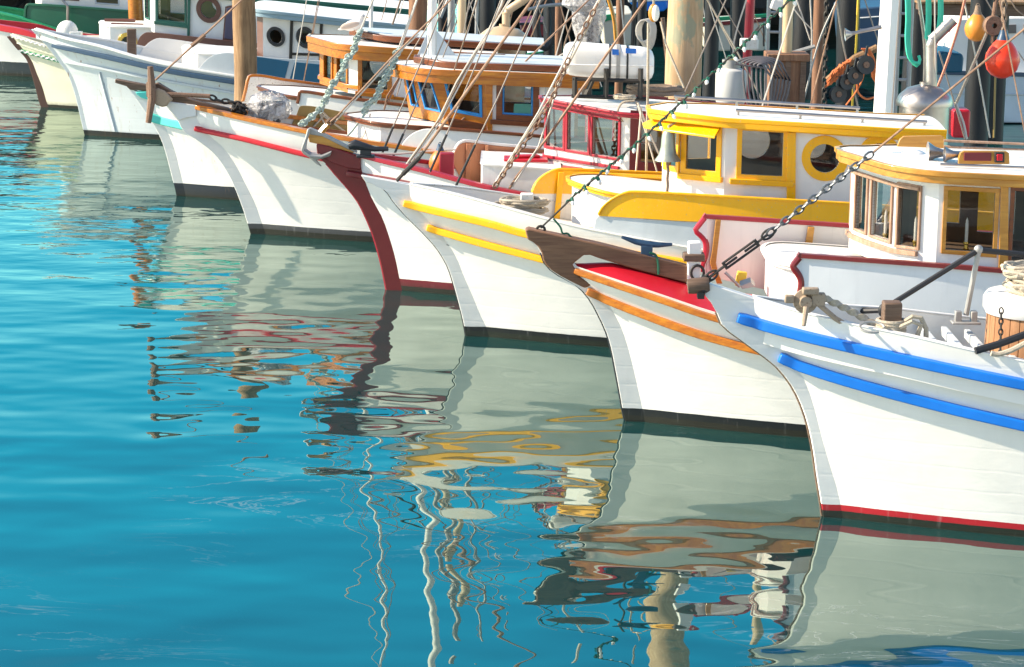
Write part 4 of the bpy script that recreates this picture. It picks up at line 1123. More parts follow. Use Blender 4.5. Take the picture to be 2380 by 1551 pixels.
for k in range(9): chain_pts([b5.c((q(1, 1735, 800)[0] + random.uniform(-14, 18), q(1, 1735, 800)[1] + random.uniform(-12, 8)), random.uniform(-.2, .1)) for _ in range(3)], .09, .016, b)
solo(b, 'chain_heap', m_iron, 'heap of black chain and shackles on the varnished cap rail', 'chain heap')
# outboard engine wrapped in clear plastic
oe = thing('outboard_engine', 'outboard engine wrapped in crumpled clear plastic on the foredeck', 'outboard engine', b5.c(q(2, 560, 1050), 0))
b = MB(); c0 = b5.c(q(2, 555, 915), 0); rows = []
for i in range(27):
    th = math.pi * i / 26; row = []
    for k in range(48):
        ph = 2 * math.pi * k / 48; n_ = Vector((math.sin(th) * math.cos(ph), math.sin(th) * math.sin(ph), math.cos(th)))
        w = 1 + .03 * math.sin(7 * ph + 3 * math.sin(4 * th)) + .03 * math.sin(11 * th + 2 * math.cos(3 * ph)) + random.uniform(-.06, .06)
        rx = .265 * (1.08 if n_.z < -.2 else 1)
        row.append(c0 + Vector((n_.x * rx * w, n_.y * .2 * w, (n_.z * .185 if n_.z > -.3 else n_.z * .20) * w)))
    rows.append(row)
b.grid(rows, 0, True); b.build('plastic_wrap', m_plast, oe)
b = MB(); b.box(b5.c(q(2, 560, 1010), 0), (.26, .2, .16)); b.box(b5.c(q(2, 575, 930), 0), (.34, .22, .16)); b.tube([b5.c(q(2, 560, 1010), 0), b5.c(q(2, 610, 1090), 0)], .06, 10); b.build('engine_leg', m_black, oe, bevel=.02)
# crossed lashing on the olive boarding
hb = b5.hbf(1, b5.c(q(2, 1000, 1000), .8).x - b5.Xtop) - .1
b = MB()
for p_ in ((930,1100, 1030,990), (970,960, 1215,1140), (985,965, 1040,1090), (1100,1050, 1010,960)): b.tube([b5.c(p, hb) for p in q(2, *p_)], .013, 6)
solo(b, 'crossed_lashing', m_rope, 'pale rope lashings crossing in front of the olive boarding', 'rope')
# seagull on the varnished roof
g0 = b6.c(q(2, 1288, 325), -.35); RY = lambda d: Matrix.Rotation(R(d), 3, 'Y')
b = MB(); b.ell(g0 + Vector((-.02, 0, .165)), .135, .075, .075, RY(-14)); b.ell(g0 + Vector((.07, 0, .195)), .065, .062, .07); b.ell(g0 + Vector((.085, 0, .245)), .042, .042, .055); b.ell(g0 + Vector((.10, 0, .285)), .050, .043, .043)
b.ell(g0 + Vector((-.15, 0, .125)), .08, .035, .022, RY(-16))
gl = b.build('seagull', paint('gull_white', (.76, .72, .67), .8, .06), loc=g0); tag(gl, 'white and buff seagull standing on the varnished wheelhouse roof', 'seagull')
rm = gl.modifiers.new('one_skin', 'REMESH'); rm.mode = 'VOXEL'; rm.voxel_size = .009; rm.use_smooth_shade = True
sm_ = gl.modifiers.new('soft', 'SMOOTH'); sm_.factor = .5; sm_.iterations = 6
for sg in (-1, 1):
    b = MB(); b.ell(g0 + Vector((-.06, sg * .066, .17)), .135, .016, .042, RY(-14)); b.build('wing', paint('gull_wing', (.60, .47, .39), .8, .15), gl)
    b = MB(); b.tube([g0 + Vector((.0, sg * .03, .11)), g0 + Vector((.01, sg * .03, .0))], .009, 6); b.box(g0 + Vector((.03, sg * .03, .004)), (.06, .04, .008)); b.build('leg', m_tan, gl)
    b = MB(); b.ell(g0 + Vector((.125, sg * .036, .295)), .007, .006, .007); b.build('eye', m_black, gl)
b = MB(); b.tube([g0 + Vector((.14, 0, .280)), g0 + Vector((.195, 0, .268))], [.014, .004], 6); b.build('beak', m_yel, gl)
# orange pear float on the maroon boat
def pear(name, c, r, mat, cap, label, top=1.75, group=None):
    t = thing(name, label, 'buoy', Vector(c) - Vector((0, 0, r)), group)
    b = MB(); b.lathe(c, [(.001, -r), (.30*r, -.955*r), (.6*r, -.8*r), (.86*r, -.5*r), (r, 0), (.95*r, .35*r), (.78*r, .72*r), (.55*r, 1.02*r), (.36*r, 1.22*r)], 28); b.build('float', mat, t)
    b = MB(); b.lathe(c, [(.40*r, 1.10*r), (.37*r, 1.25*r), (.26*r, 1.5*r), (.2*r, top*r), (.05*r, (top+.03)*r)], 18)
    b.tube([Vector(c) + Vector((.12*r*math.cos(a), 0, (top+.06)*r + .12*r*math.sin(a))) for a in [k*.524 for k in range(12)]], .04*r, 6, closed=True); b.build('collar', cap, t)
    return t
m_obuoy = paint('orange_vinyl', (.80, .22, .05), .35, .06); m_rbuoy = paint('red_orange_vinyl', (.85, .05, .012), .3, .08); m_abuoy = paint('amber_vinyl', (.72, .26, .035), .35, .12)
pear('pear_buoy', b4.c(q(3, 1115, 1195), .3), .125, m_obuoy, m_navy, 'orange pear-shaped buoy with dark collar on the deck of the maroon-stemmed boat')
# red folded jacket / book-like box on the white hatch
lb = thing('deck_box', 'white flat box with crimson lid on the white foredeck house', 'box', b4.c(q(4, 560, 1200), -.2))
b = MB(); b.box(b4.c(q(4, 560, 1185), -.2), (.46, .34, .07)); b.build('body', m_white, lb, bevel=.01)
b = MB(); b.box(b4.c(q(4, 548, 1158), -.2), (.48, .36, .03)); b.build('lid', m_red, lb, bevel=.008)
b = MB(); b.box(b4.c(q(4, 548, 1138), -.2), (.30, .14, .03), Matrix.Rotation(.25, 3, 'Z')); solo(b, 'cushion', m_red, 'small red cushion lying on the crimson box lid', 'cushion', bevel=.012)
b = MB(); b.box(b4.c(q(4, 885, 1218), -.35), (.26, .2, .02), Matrix.Rotation(-.2, 3, 'Z')); solo(b, 'tray', m_red, 'red tray on white deck below the crimson-framed windows', 'tray', bevel=.006)
# liferaft canister on its cradle
lr = thing('liferaft_canister', 'white liferaft canister strapped in a cradle on the crimson-edged roof', 'liferaft', b4.c(q(4, 1150, 570), 0))
cx = b4.c(q(4, 1150, 447), 0); L2, r0 = .50, .19; rows = []
def superr(a, e=3.0): return (abs(math.cos(a)) ** e + abs(math.sin(a)) ** e) ** (-1 / e)
for u, k in ((-1.0, .02), (-.99, .5), (-.95, .78), (-.86, .95), (-.7, 1), (-.25, 1), (-.24, 1.0), (.24, 1.0), (.25, 1), (.7, 1), (.86, .95), (.95, .78), (.99, .5), (1.0, .02)):
    rows.append([cx + Vector((u * L2, k * r0 * superr(a) * math.cos(a), k * r0 * .98 * superr(a) * math.sin(a) - u * .03)) for a in [2 * math.pi * j / 36 for j in range(36)]])
b = MB(); b.grid(rows, 0, True); b.build('canister', m_white, lr)
b = MB(); b.box(cx + Vector((0, 0, -.03)), (.98, .395, .018)); b.build('seam', m_white, lr, bevel=.006)
for u, m, w in ((.02, m_black, .022), (.40, m_black, .022), (.20, m_galv, .04)):
    b = MB(); rr = [[cx + Vector((u * L2 + dx, (r0 + .008) * superr(a) * math.cos(a), (r0 + .006) * .98 * superr(a) * math.sin(a) - u * .03)) for a in [2 * math.pi * j / 36 for j in range(36)]] for dx in (-w/2, w/2)]
    b.grid(rr, 0, True); b.build('strap', m, lr)
for x0, y0, x1, y1 in ((1178, 358, 1225, 402), (1275, 352, 1352, 392)):
    pl(b4, 'sticker', 4, (x0,y0, x1,y0+4, x1,y1, x0,y1-3), -.192, .01, m_blue, lr, 0)
cr = thing('raft_cradle', 'dark steel cradle with four legs under the white liferaft canister', 'cradle', b4.c(q(4, 1150, 700), 0))
for x, y in ((905, -.2), (1045, .2), (1135, -.2), (1385, -.2), (1330, .2)):
    t_ = b4.c(q(4, x, 500 if x in (1135, 1385) else 560), y); f_ = b4.c(q(4, x + (0 if y < 0 else -60), 715), y); f_.x = t_.x + (0 if y < 0 else -.1)
    b = MB(); b.tube([t_, f_], .028, 4); b.build('leg', m_iron, cr)
for y in (-.2, .2):
    b = MB(); b.tube([b4.c(q(4, 880, 700), y), b4.c(q(4, 1440, 722), y)], .022, 4); b.tube([b4.c(q(4, 890, 575), y), b4.c(q(4, 1410, 592), y)], .022, 4); b.build('rail', m_iron, cr)
b = MB(); coil(b, b4.c(q(4, 1490, 690), .1), .12, .30, 7, .02, .08, .7); solo(b, 'net_pile', m_roped, 'heap of brown line on the crimson-edged roof behind the raft cradle', 'rope heap')
b = MB(); coil(b, b4.c(q(4, 1270, 720), -.5), .06, .12, 3, .013, .03); b.tube([b4.c(p, -.8) for p in spl(q(4, 1340,735, 1250,750, 1215,830, 1260,885, 1330,860, 1365,790, 1350,740), 30)], .013, 6); solo(b, 'rope_coil', m_rope, 'loose pale rope loop hanging off the crimson roof corner', 'rope')
# rope coil on the yellow boat's foredeck
b = MB(); c0 = b3.c(q(6, 165, 285), -.15)
for k in range(5): coil(b, c0 + Vector((random.uniform(-.05, .08), random.uniform(-.05, .05), .03 * k - .06)), .16, .24, 3, .016, .03, .75)
solo(b, 'rope_coil', m_rope, 'coiled pale rope on the foredeck around a small white post', 'rope')
# brush and dustpan by the crimson bulwark
bs = thing('deck_brush', 'yellow bristled deck brush standing on the white deck by the crimson bulwark', 'brush', b2.c(q(7, 280, 1015), .05))
b = MB(); b.box(b2.c(q(7, 282, 985), .05), (.085, .06, .13), Matrix.Rotation(.15, 3, 'Y')); b.build('bristles', m_ropey, bs, bevel=.008)
b = MB(); b.tube([b2.c(q(7, 182, 945), -.1), b2.c(q(7, 275, 1035), -.1)], .013, 8); b.build('handle', m_galv, bs)
b = MB(); b.prism([b2.c(p, -.1) for p in q(7, 275,1030, 345,1005, 372,1035, 290,1050)], (0, .08, .03)); solo(b, 'dustpan', m_galv, 'grey metal dustpan beside the yellow deck brush', 'dustpan', bevel=.004)
# electric candles in the white wheelhouse windows
for p, off, lab in ((q(7, 1190, 760), -.40, 'middle front window'), (q(7, 1378, 805), -.60, 'front window nearest the corner'), (q(7, 1700, 815), -.73, 'golden side window')):
    b_ = b2.c(p, off); t = thing('window_candle', 'white electric candle on brass base in the ' + lab, 'candle', b_, 'window candles')
    b = MB(); b.lathe(b_, [(.001, 0), (.04, 0), (.042, .012), (.02, .03), (.016, .06), (.026, .07), (.024, .085), (.001, .085)], 16); b.build('base', m_brass, t)
    b = MB(); b.lathe(b_, [(.001, .08), (.014, .08), (.014, .24), (.011, .245), (.012, .26), (.001, .29)], 12); b.build('candle', m_white, t)
# nearest boat: winch, rope, bitt, rail, tub
wn = thing('winch', 'rusty hand winch clamped on the gunwale of the blue-railed boat', 'winch', b1.c(q(7, 700, 1190), -.3))
wc = b1.c(q(7, 690, 1130), -.35)
b = MB(); b.lathe(wc + Vector((0, .06, 0)), [(.001, 0), (.085, 0), (.09, .02), (.09, .05), (.05, .06), (.045, .10), (.001, .10)], 16, (0, -1, 0)); b.build('drum', m_winch, wn)
b = MB(); b.box(wc + Vector((.03, -.02, .085)), (.12, .07, .05)); b.box(wc + Vector((.09, 0, .02)), (.10, .06, .10)); b.box(wc + Vector((-.12, 0, .02)), (.07, .05, .06)); b.build('bracket', m_winch, wn, bevel=.01)
b = MB(); b.tube([wc + Vector((0, -.05, -.03)), wc + Vector((-.02, -.1, -.16))], [.022, .016], 8); b.build('handle', m_winch, wn)
b = MB(); b.tube([wc + Vector((.10, 0, -.02)), wc + Vector((.22, .0, -.12)), wc + Vector((.36, 0, -.20))], .022, 6); b.build('brace', m_winch, wn)
b = MB(); b.tube([b1.c(q(7, 775, 1100), -.3), b1.c(q(7, 812, 1108), -.3)], .03, 8); b.build('shackle', m_galv, wn)
bt_ = b1.c(q(7, 1230, 1255), -.36)
b = MB(); b.box(bt_ + Vector((0, 0, -.02)), (.135, .135, .34)); solo(b, 'mooring_bitt', m_oldw, 'square dark wooden bitt with rope on it on the blue-railed boat', 'mooring post', bevel=.012)
b = MB(); P = [b1.c(p, -.33) for p in spl(q(7, 812,1108, 930,1165, 1060,1235, 1170,1295, 1225,1300), 20)]
for k in range(3):
    b.tube([p + Vector((0, .012 * math.cos(i * 1.9 + k * 2.094), .013 * math.sin(i * 1.9 + k * 2.094))) for i, p in enumerate([P[0].lerp(P[0], 0)] + [P[j].lerp(P[j+1], w) for j in range(len(P)-1) for w in (.25, .5, .75, 1)])], .019, 6)
solo(b, 'mooring_rope', m_rope, 'thick white laid rope running from the rusty winch to the wooden bitt', 'rope')
b = MB()
for k in range(4): b.tube([bt_ + Vector((.10 * math.cos(a), .10 * math.sin(a), .0 + .022 * k - .06)) for a in [2*math.pi*j/16 for j in range(16)]], .016, 6, closed=True)
b.tube([bt_ + Vector(v) for v in ((.09, -.08, .02), (.14, -.1, .06), (.20, -.1, .05), (.24, -.1, -.03), (.25, -.08, -.12), (.28, -.05, -.2))], .018, 6); b.tube([bt_ + Vector(v) for v in ((.05, -.1, -.02), (.13, -.14, .03), (.2, -.12, .0), (.18, -.1, -.08))], .018, 6)
solo(b, 'rope_hitch', m_rope, 'grey-white rope hitched round the square wooden bitt', 'rope')
st = thing('guard_rail', 'galvanised stanchion with black rubber-covered guard line on the blue-railed boat', 'guard rail', b1.c(q(7, 1700, 1240), .5))
b = MB(); b.tube([b1.c(q(7, 1782, 808), .45), b1.c(q(7, 1702, 1215), .45)], .021, 10); b.ell(b1.c(q(7, 1781, 800), .45), .035, .035, .035); b.build('stanchion', m_galv, st)
fb = b1.c(q(7, 1700, 1235), .45); b = MB(); b.box(fb + Vector((0, 0, -.03)), (.22, .12, .02)); b.box(fb + Vector((-.06, 0, .01)), (.05, .06, .1)); b.box(fb + Vector((.06, 0, .01)), (.05, .06, .1)); b.build('foot_bracket', m_galv, st, bevel=.008)
b = MB(); b.tube([b1.c(q(7, 1780, 803), .45), b1.c(q(7, 1170, 1183), .3)], .022, 8); b.tube([b1.c(q(7, 1170, 1183), .3), b1.c(q(7, 945, 1192), .55)], .022, 8); b.ell(b1.c(q(7, 1172, 1185), .3), .03, .03, .05)
b.tube([b1.c(q(7, 1780, 803), .45), b1.c(q(7, 2250, 850), .5)], .022, 8); b.build('guard_line', m_rubber, st)
b = MB(); b.tube([b1.c(q(7, 1760, 1440), -.75), b1.c(q(7, 1900, 1400), -.72), b1.c(q(7, 2200, 1290), -.65)], .028, 8); solo(b, 'fuel_hose', m_rubber, 'black hose running past the planked tub', 'hose')
tb = thing('wooden_tub', 'planked wooden tub with white lid carrying piled rope', 'tub', b1.c(q(7, 2100, 1500), -.05))
tc = b1.c(q(7, 2105, 1480), 0); rt = .80 * .3683 * 290 / 319 
R_t = .36; zt = b1.c(q(7, 2105, 1155), 0).z - tc.z; cx_ = tc + Vector((.03, 0, -.22))
b = MB(); rows = []
NP = 30
for h, k in ((0, 1.0), (.25, 1.02), (zt + .2, 1.0)):
    row = []
    for i in range(NP):
        for da, kk in ((.04, 1), (.5, 1.012), (.95, 1), (.99, .965)):
            a = 2 * math.pi * (i + da) / NP; row.append(cx_ + Vector((R_t * k * kk * math.cos(a), R_t * k * kk * math.sin(a), h)))
    rows.append(row)
b.grid(rows, 0, True); b.build('staves', wood('tub_wood', (.30, .13, .05), (.52, .27, .13), .6, (9, 9, 1), 2.4, .4), tb)
b = MB(); b.lathe(cx_ + Vector((0, 0, zt + .17)), [(.001, 0), (R_t + .02, 0), (R_t + .035, .03), (R_t + .035, .11), (R_t + .01, .15), (.001, .17)], 40); b.build('lid', m_white, tb)
b = MB(); chain_pts([b1.c(q(7, 1925, 1170), -.37), b1.c(q(7, 1918, 1470), -.37)], .05, .006, b); b.build('side_chain', m_iron, tb)
b = MB()
for k in range(6): coil(b, cx_ + Vector((random.uniform(-.06, .06), random.uniform(-.08, .08), zt + .335 + .028 * k)), .16 - .012 * k, .27 - .015 * k, 3, .017, .03, 1, .02)
solo(b, 'rope_pile', m_rope, 'pile of white rope heaped on the tub lid', 'rope')
b = MB(); b.tube([b1.c(p, -.80) for p in spl(q(7, 1860,1455, 1900,1462, 1980,1440, 2060,1400, 2200,1330), 24)], .02, 7); solo(b, 'fender_rope', m_rope, 'tan rope trailing across the foot of the planked tub', 'rope')
b = MB(); b.tube([b1.c(q(7, 1110, 1290) , -.5) + Vector((.09 * math.cos(a), .05 * math.sin(a), .03 * math.sin(a))) for a in [k * .4 for k in range(14)]], .010, 6); solo(b, 'wire_loop', m_galv, 'bent grey wire loop by the gunwale near the wooden bitt', 'wire')
b = MB(); b.lathe(b1.c(q(7, 5, 1028), -.02), [(.001, -.07), (.055, -.07), (.06, -.03), (.06, .07), (.05, .09), (.001, .09)], 16, (1, 0, .1)); b.build('bow_roller', m_oldw, b1.root)
b = MB()
for k in range(5):
    p0 = b1.c(q(7, 1480 + 150 * k, 1375 + 18 * k), .1); b.box(p0, (.045, 1.0, .07))
b.build('deck_frames', m_grey, b1.root, bevel=.006)
# ---------------------------------------------------------------- rigging: fixed stays are parts of their boat
def stay(bt, n, xy, r, mat, off=0, off2=None, name='stay', s=0.0, up=0):
    P = q(n, *xy); P = P if isinstance(P, list) else [P]
    N = len(P); off2 = off if off2 is None else off2
    W = [bt.c(p, off + (off2 - off) * i / max(1, N - 1)) for i, p in enumerate(P)]
    if up: W.append(W[-1] + (W[-1] - W[-2]).normalized() * up)
    if len(W) == 2: W = sag(W[0], W[1], s, 12 if s else 2)
    b = MB(); b.tube(W, r, 6); return b.build(name, mat, bt.root)
# forestay of the blue-railed boat: shackles, turnbuckle, chain and wire
pA, pB, pC, pD, pE = [b1.c(p, 0) for p in q(6, 1372,760, 1508,658, 1712,512, 1785,455, 2380,12)] 
pE = b1.c(q(5, 1400, 990), 0); pF = b1.c(q(5, 2380, 190), 0)
fs = MB(); fs.tube([pC, pD], .010, 6); fs.tube([pA, pB], .011, 6)
for p in (pA, pA.lerp(pB, .35), pD):
    t = (pB - pA).normalized(); a = t.cross(Vector((0, 1, 0)))
    fs.tube([p + t * .055 * math.cos(w) + a * .03 * math.sin(w) for w in [2*math.pi*j/12 for j in range(12)]], .009, 6, closed=True)
t = (pC - pB).normalized(); a = t.cross(Vector((0, 1, 0)))
fs.tube([pB + a * .024, pC + a * .024], .010, 6); fs.tube([pB - a * .024, pC - a * .024], .010, 6); fs.tube([pB, pB.lerp(pC, .38)], .010, 6); fs.tube([pC, pC.lerp(pB, .38)], .010, 6)
fs.tube([pB - a * .03, pB + a * .03], .014, 6); fs.tube([pC - a * .03, pC + a * .03], .014, 6)
fo = fs.build('forestay', m_iron, b1.root)
b = MB(); chain_pts([pD, pE], .085, .0088, b); b.build('stay_chain', metal('galvanised_chain', (.17, .18, .19), .45, .8), fo)
b = MB(); b.tube([pE, pF, pF + (pF - pE) * .5], .009, 6); b.build('stay_wire', m_spar, fo)
b = MB(); b.tube([b1.c(q(6, 1372, 760), -.02), b1.c(q(6, 1365, 830), -.05)], .03, 8); b.box(b1.c(q(6, 1350, 845), -.03), (.05, .1, .05)); b.build('stem_fitting', m_iron, b1.root)
# strung bulbs on the forestay of the brown-beaked boat
pts = [q(6, 318, 415), q(6, 478, 262), q(6, 535, 205), q(4, 1400, 1005), q(4, 2088, 365), q(5, 870, 0), (1925, -75)]
W = [b2.c(p, 0) for p in pts]
fo = MB().tube(W, .009, 6).build('forestay', m_iron, b2.root)
lw = thing('light_string', 'green wired string of clear bulbs wound along the forestay above the yellow boat', 'string lights', W[1])
wig = []
D = spl([tuple(p) for p in W[1:]], 150)
for i, p in enumerate(D): wig.append(Vector(p) + Vector((0, .02 * math.cos(i * 1.3), .02 * math.sin(i * 1.3))))
MB().tube(wig, .0065, 5).build('cable', m_dgreen, lw)
for i in range(4, 150, 7):
    p = Vector(D[i]); d = Vector((random.uniform(-.3, .5), random.uniform(-.6, 0), random.uniform(-1, -.3))).normalized()
    b = MB(); b.lathe(p, [(.001, 0), (.014, 0), (.016, .035), (.012, .036)], 8, d); so = b.build('socket', m_dgreen, lw)
    b = MB(); b.lathe(p, [(.010, .034), (.016, .045), (.017, .055), (.010, .075), (.001, .082)], 10, d); b.build('bulb', m_white, so)
b = MB(); b.tube([b2.c(p, -.02) for p in spl(q(6, 400,355, 445,410, 460,450, 490,450, 520,480), 16)], .009, 5); b.build('cable_tail', m_dgreen, lw)
# forestay of the yellow boat: wire, turnbuckle and a long brown spar
W = [b3.c(p, -.02) for p in q(3, 800,1318, 845,1270, 965,1150, 1000,1100, 1790,0)]; W.append(W[-1] + (W[-1] - W[-2]) * .35)
MB().tube(W[:2], .02, 6).tube(W[1:3], .024, 8).tube(W[2:4], .018, 6).build('turnbuckle', m_iron, b3.root)
MB().tube(W[3:], .015, 8).build('forestay', m_spar, b3.root)
# maroon boat
W = [b4.c(p, 0) for p in q(2, 975,1170, 1060,1070, 1130,1010, 1600,505, 2115,0)]
b = MB(); b.tube(W[2:] + [W[-1] + (W[-1] - W[-2]) * .4], .011, 6); fo = b.build('forestay', m_spar, b4.root)
b = MB(); b.tube(W[:2], .035, 4); b.build('stay_plate', m_gold, fo, bevel=.004); b = MB(); chain_pts(W[1:3], .11, .015, b); b.build('stay_chain', m_rustm, fo)
for k, (xy, r, m) in enumerate([((872,1195, 1100,880, 1235,600, 1480,200, 1560,40, 1590,-60), .010, m_staylt), ((885,1190, 1125,850, 1250,600, 1425,285, 1500,190, 1590,0), .010, m_roped),
        ((905,1180, 1110,900, 1270,600, 1390,370, 1530,150, 1625,-10), .009, m_staylt)]): stay(b4, 3, xy, r, m, -.3, 0, 'halyard')
stay(b4, 4, (430,1372, 480,1290, 700,1010, 1420,0, 1470,-70), .015, m_spar, -.9, -.3, 'boom_stay')
for o_, xy in ((-.85, (320,1365, 405,1240, 640,900, 760,680, 860,430)), (-.4, (930,290, 1070,30))): chain_pts([b4.c(p, o_) for p in q(4, *xy)], .085, .0095, MB()).build('shroud_chain', m_rustm, b4.root)
for xy, r, m in (((310,1360, 420,1180, 640,820, 860,390, 1085,-10), .012, m_staylt), ((335,1365, 520,1030, 745,690, 1010,180, 1100,-20), .011, m_rope), ((450,1360, 640,1070, 760,700, 905,330), .010, m_staylt)): stay(b4, 4, xy, r, m, -.85, -.2, 'shroud')
stay(b4, 3, (350,890, 830,370, 960,250), .009, m_staylt, 0, 0, 'light_line')
# wire stays with black rubber sleeves at the foot
for bt, xy, off in ((b4, (680,1155, 775,925, 1010,380, 1170,-40), .6), (b4, (762,1172, 850,975, 1140,300, 1260,-40), .6), (b4, (1042,1255, 1165,980, 1400,420, 1560,0), -.7), (b4, (1225,1370, 1372,1055, 1530,730, 1850,0), -.95)):
    W = [bt.c(p, off) for p in q(3, *xy)]
    s_ = MB().tube([W[0]] + W[1:] + [W[-1] + (W[-1] - W[-2]) * .5], .008, 6).build('shroud', m_stay, bt.root)
    MB().tube([W[0].lerp(W[1], .02), W[1]], .014, 7).build('rubber_sleeve', m_rubber, s_)
stay(b5, 3, (1000,1092, 1180,960, 1540,640, 2088,110, 2250,-50), .011, m_spar, -.9, 0, 'shroud')
stay(b5, 3, (1240,150, 1090,540, 990,760), .008, m_stay, -.3, 0); stay(b5, 3, (1390,0, 1170,660, 1195,800), .009, m_roped, -.9, -.3)
stay(b5, 3, (945,0, 830,310, 805,380), .009, m_staylt, 0, 0); stay(b5, 3, (1140,0, 880,430, 800,700), .008, m_stay, -.5, -.2); stay(b5, 3, (830,0, 770,180), .012, m_roped, 0)
stay(b5, 1, (1130,585, 1200,520, 1440,300, 1760,0, 1860,-100), .014, m_spar, 0, 0, 'forestay')
MB().tube([b5.c(p, 0) for p in q(1, 1395,335, 1440,300, 1490,255)], .03, 6).build('turnbuckle', m_rustm, b5.root)
stay(b5, 2, (1545,945, 1570,830, 1690,640), .012, m_rustm, .3, .3, 'shroud'); stay(b5, 2, (1575,880, 1650,720, 1690,640), .012, m_rustm, .3, .3, 'shroud')
# twisted teal mooring ropes wound with cord, running up to the mast heads
def lumpy(bt, n, xy, label):
    P = spl(q(n, *xy), 70); W = [bt.c(p, -.3) for p in P]
    b = MB()
    for k in range(3): b.tube([w + Vector((.02 * math.cos(i * .95 + k * 2.1), .02 * math.sin(i * .95 + k * 2.1), .016 * math.sin(i * 1.7 + k))) for i, w in enumerate(W)], [.014 + .008 * abs(math.sin(i * .45 + k)) for i in range(70)], 6)
    for i in range(3, 68, 6): b.tube([W[i] + Vector((.045 * math.cos(a), -.02 + .03 * math.sin(2 * a), .04 * math.sin(a))) for a in [2*math.pi*j/10 for j in range(10)]], .009, 5, closed=True)
    return solo(b, 'mooring_rope', m_ropet, label, 'rope')
lumpy(b5, 3, (95,915, 170,860, 250,790, 290,710, 345,600, 395,540, 440,430, 485,380, 500,310, 540,215), 'knotted teal-white rope hanging beside the seagull roof')
lumpy(b5, 3, (560,830, 590,760, 650,720, 690,620, 740,540, 770,470, 800,390, 830,350), 'knotted teal-white rope in front of the blue-framed windows')
stay(b5, 3, (540,215, 630,0, 650,-60), .010, m_staylt, -.3); stay(b5, 3, (830,350, 950,0, 970,-60), .010, m_staylt, -.3)
stay(b5, 3, (400,1040, 480,950, 570,830), .014, m_ropet, -.6, -.3, 'mooring_line'); stay(b5, 3, (470,1080, 560,990, 610,830), .010, m_staylt, -.6, -.3, 'mooring_line')
stay(b4, 3, (600,1118, 800,1122, 1000,1105, 1230,1090), .013, m_staylt, .2, .4, 'deck_line')
# lines by the yellow boat
stay(b3, 4, (1440,170, 1437,650, 1425,1250), .014, m_rope, .9, 1.0, 'halyard')
stay(b3, 4, (1530,160, 1570,330, 1700,640), .013, m_rope, 1.0, .8, 'halyard'); stay(b3, 4, (1365,750, 1440,950, 1565,1230), .010, m_staylt, 1.0); stay(b3, 4, (1390,780, 1350,1250), .010, m_staylt, 1.0); stay(b3, 4, (1365,770, 1505,1255), .009, m_staylt, 1.1)
# ---------------------------------------------------------------- pilings, pier and the clutter behind the boats
def piling(name, n, x0, x1, ytop, Y, mat, label, group, z1=None, z0=-.6, lean=0, cat='piling', taper=.92):
    a, c = q(n, x0, 0), q(n, x1, 0); ym = 60
    p, r = at((a[0], ym), Y), at((c[0], ym), Y); rad = (r.x - p.x) / 2; X = (p.x + r.x) / 2
    z1 = z1 if z1 is not None else at(((a[0] + c[0]) / 2, q(n, x0, ytop)[1]), Y).z
    b = MB(); K = 16; pts, rr = [], []
    ph = random.uniform(0, 6)
    for i in range(K):
        u = i / (K - 1); pts.append((X + lean * u + .012 * math.sin(u * 9 + ph) * (rad / .15), Y + .01 * math.cos(u * 7 + ph), z0 + (z1 - z0) * u)); rr.append(rad * (1 + (1 - u) * (1 - taper)) * (1 + .025 * math.sin(u * 17 + ph)))
    b.tube(pts, rr, 18); return solo(b, name, mat, label, cat, group, loc=(X, Y, 0))
GP = 'wooden pilings between the boats'
piling('wooden_piling', 2, 245, 437, 0, 39.8, m_pile, 'brown wooden piling standing in front of the grey-white boat', GP, 3.8)
piling('wooden_piling', 3, 885, 1018, 0, 37.8, m_pileb, 'reddish brown piling rising behind the mast with fin feet', GP, 4.0)
piling('wooden_piling', 4, 1588, 1836, 0, 33.2, m_pileg, 'thick pale mottled piling behind the yellow wheelhouse', GP, 7.5)
piling('wooden_piling', 1, 940, 1040, 0, 50.5, m_varn, 'orange-brown piling behind the cream boat\'s trunk', GP, 4.2)
GD = 'dark pilings of the pier'
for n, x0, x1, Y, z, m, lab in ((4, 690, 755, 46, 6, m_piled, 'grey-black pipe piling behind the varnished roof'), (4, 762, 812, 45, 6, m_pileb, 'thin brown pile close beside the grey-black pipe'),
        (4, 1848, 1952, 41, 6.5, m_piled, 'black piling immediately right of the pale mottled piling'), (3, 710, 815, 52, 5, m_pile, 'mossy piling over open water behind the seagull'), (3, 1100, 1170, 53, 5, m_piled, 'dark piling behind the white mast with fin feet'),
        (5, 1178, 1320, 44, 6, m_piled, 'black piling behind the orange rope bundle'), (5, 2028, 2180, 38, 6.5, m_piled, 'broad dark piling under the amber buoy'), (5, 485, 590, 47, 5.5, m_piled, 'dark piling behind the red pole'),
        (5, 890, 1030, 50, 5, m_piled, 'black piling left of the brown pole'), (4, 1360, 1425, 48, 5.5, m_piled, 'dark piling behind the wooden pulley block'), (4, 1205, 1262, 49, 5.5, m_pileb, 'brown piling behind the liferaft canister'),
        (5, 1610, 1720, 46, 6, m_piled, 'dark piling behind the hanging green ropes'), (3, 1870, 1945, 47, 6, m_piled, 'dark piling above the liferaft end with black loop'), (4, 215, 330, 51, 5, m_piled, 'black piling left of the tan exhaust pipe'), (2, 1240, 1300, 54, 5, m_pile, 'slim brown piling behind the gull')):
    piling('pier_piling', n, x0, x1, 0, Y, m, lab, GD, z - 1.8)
piling('wooden_pole', 5, 1022, 1092, 0, 36, m_pileb, 'slender reddish brown pole with a chain hanging beside it', None, 6.5, .5, cat='pole')
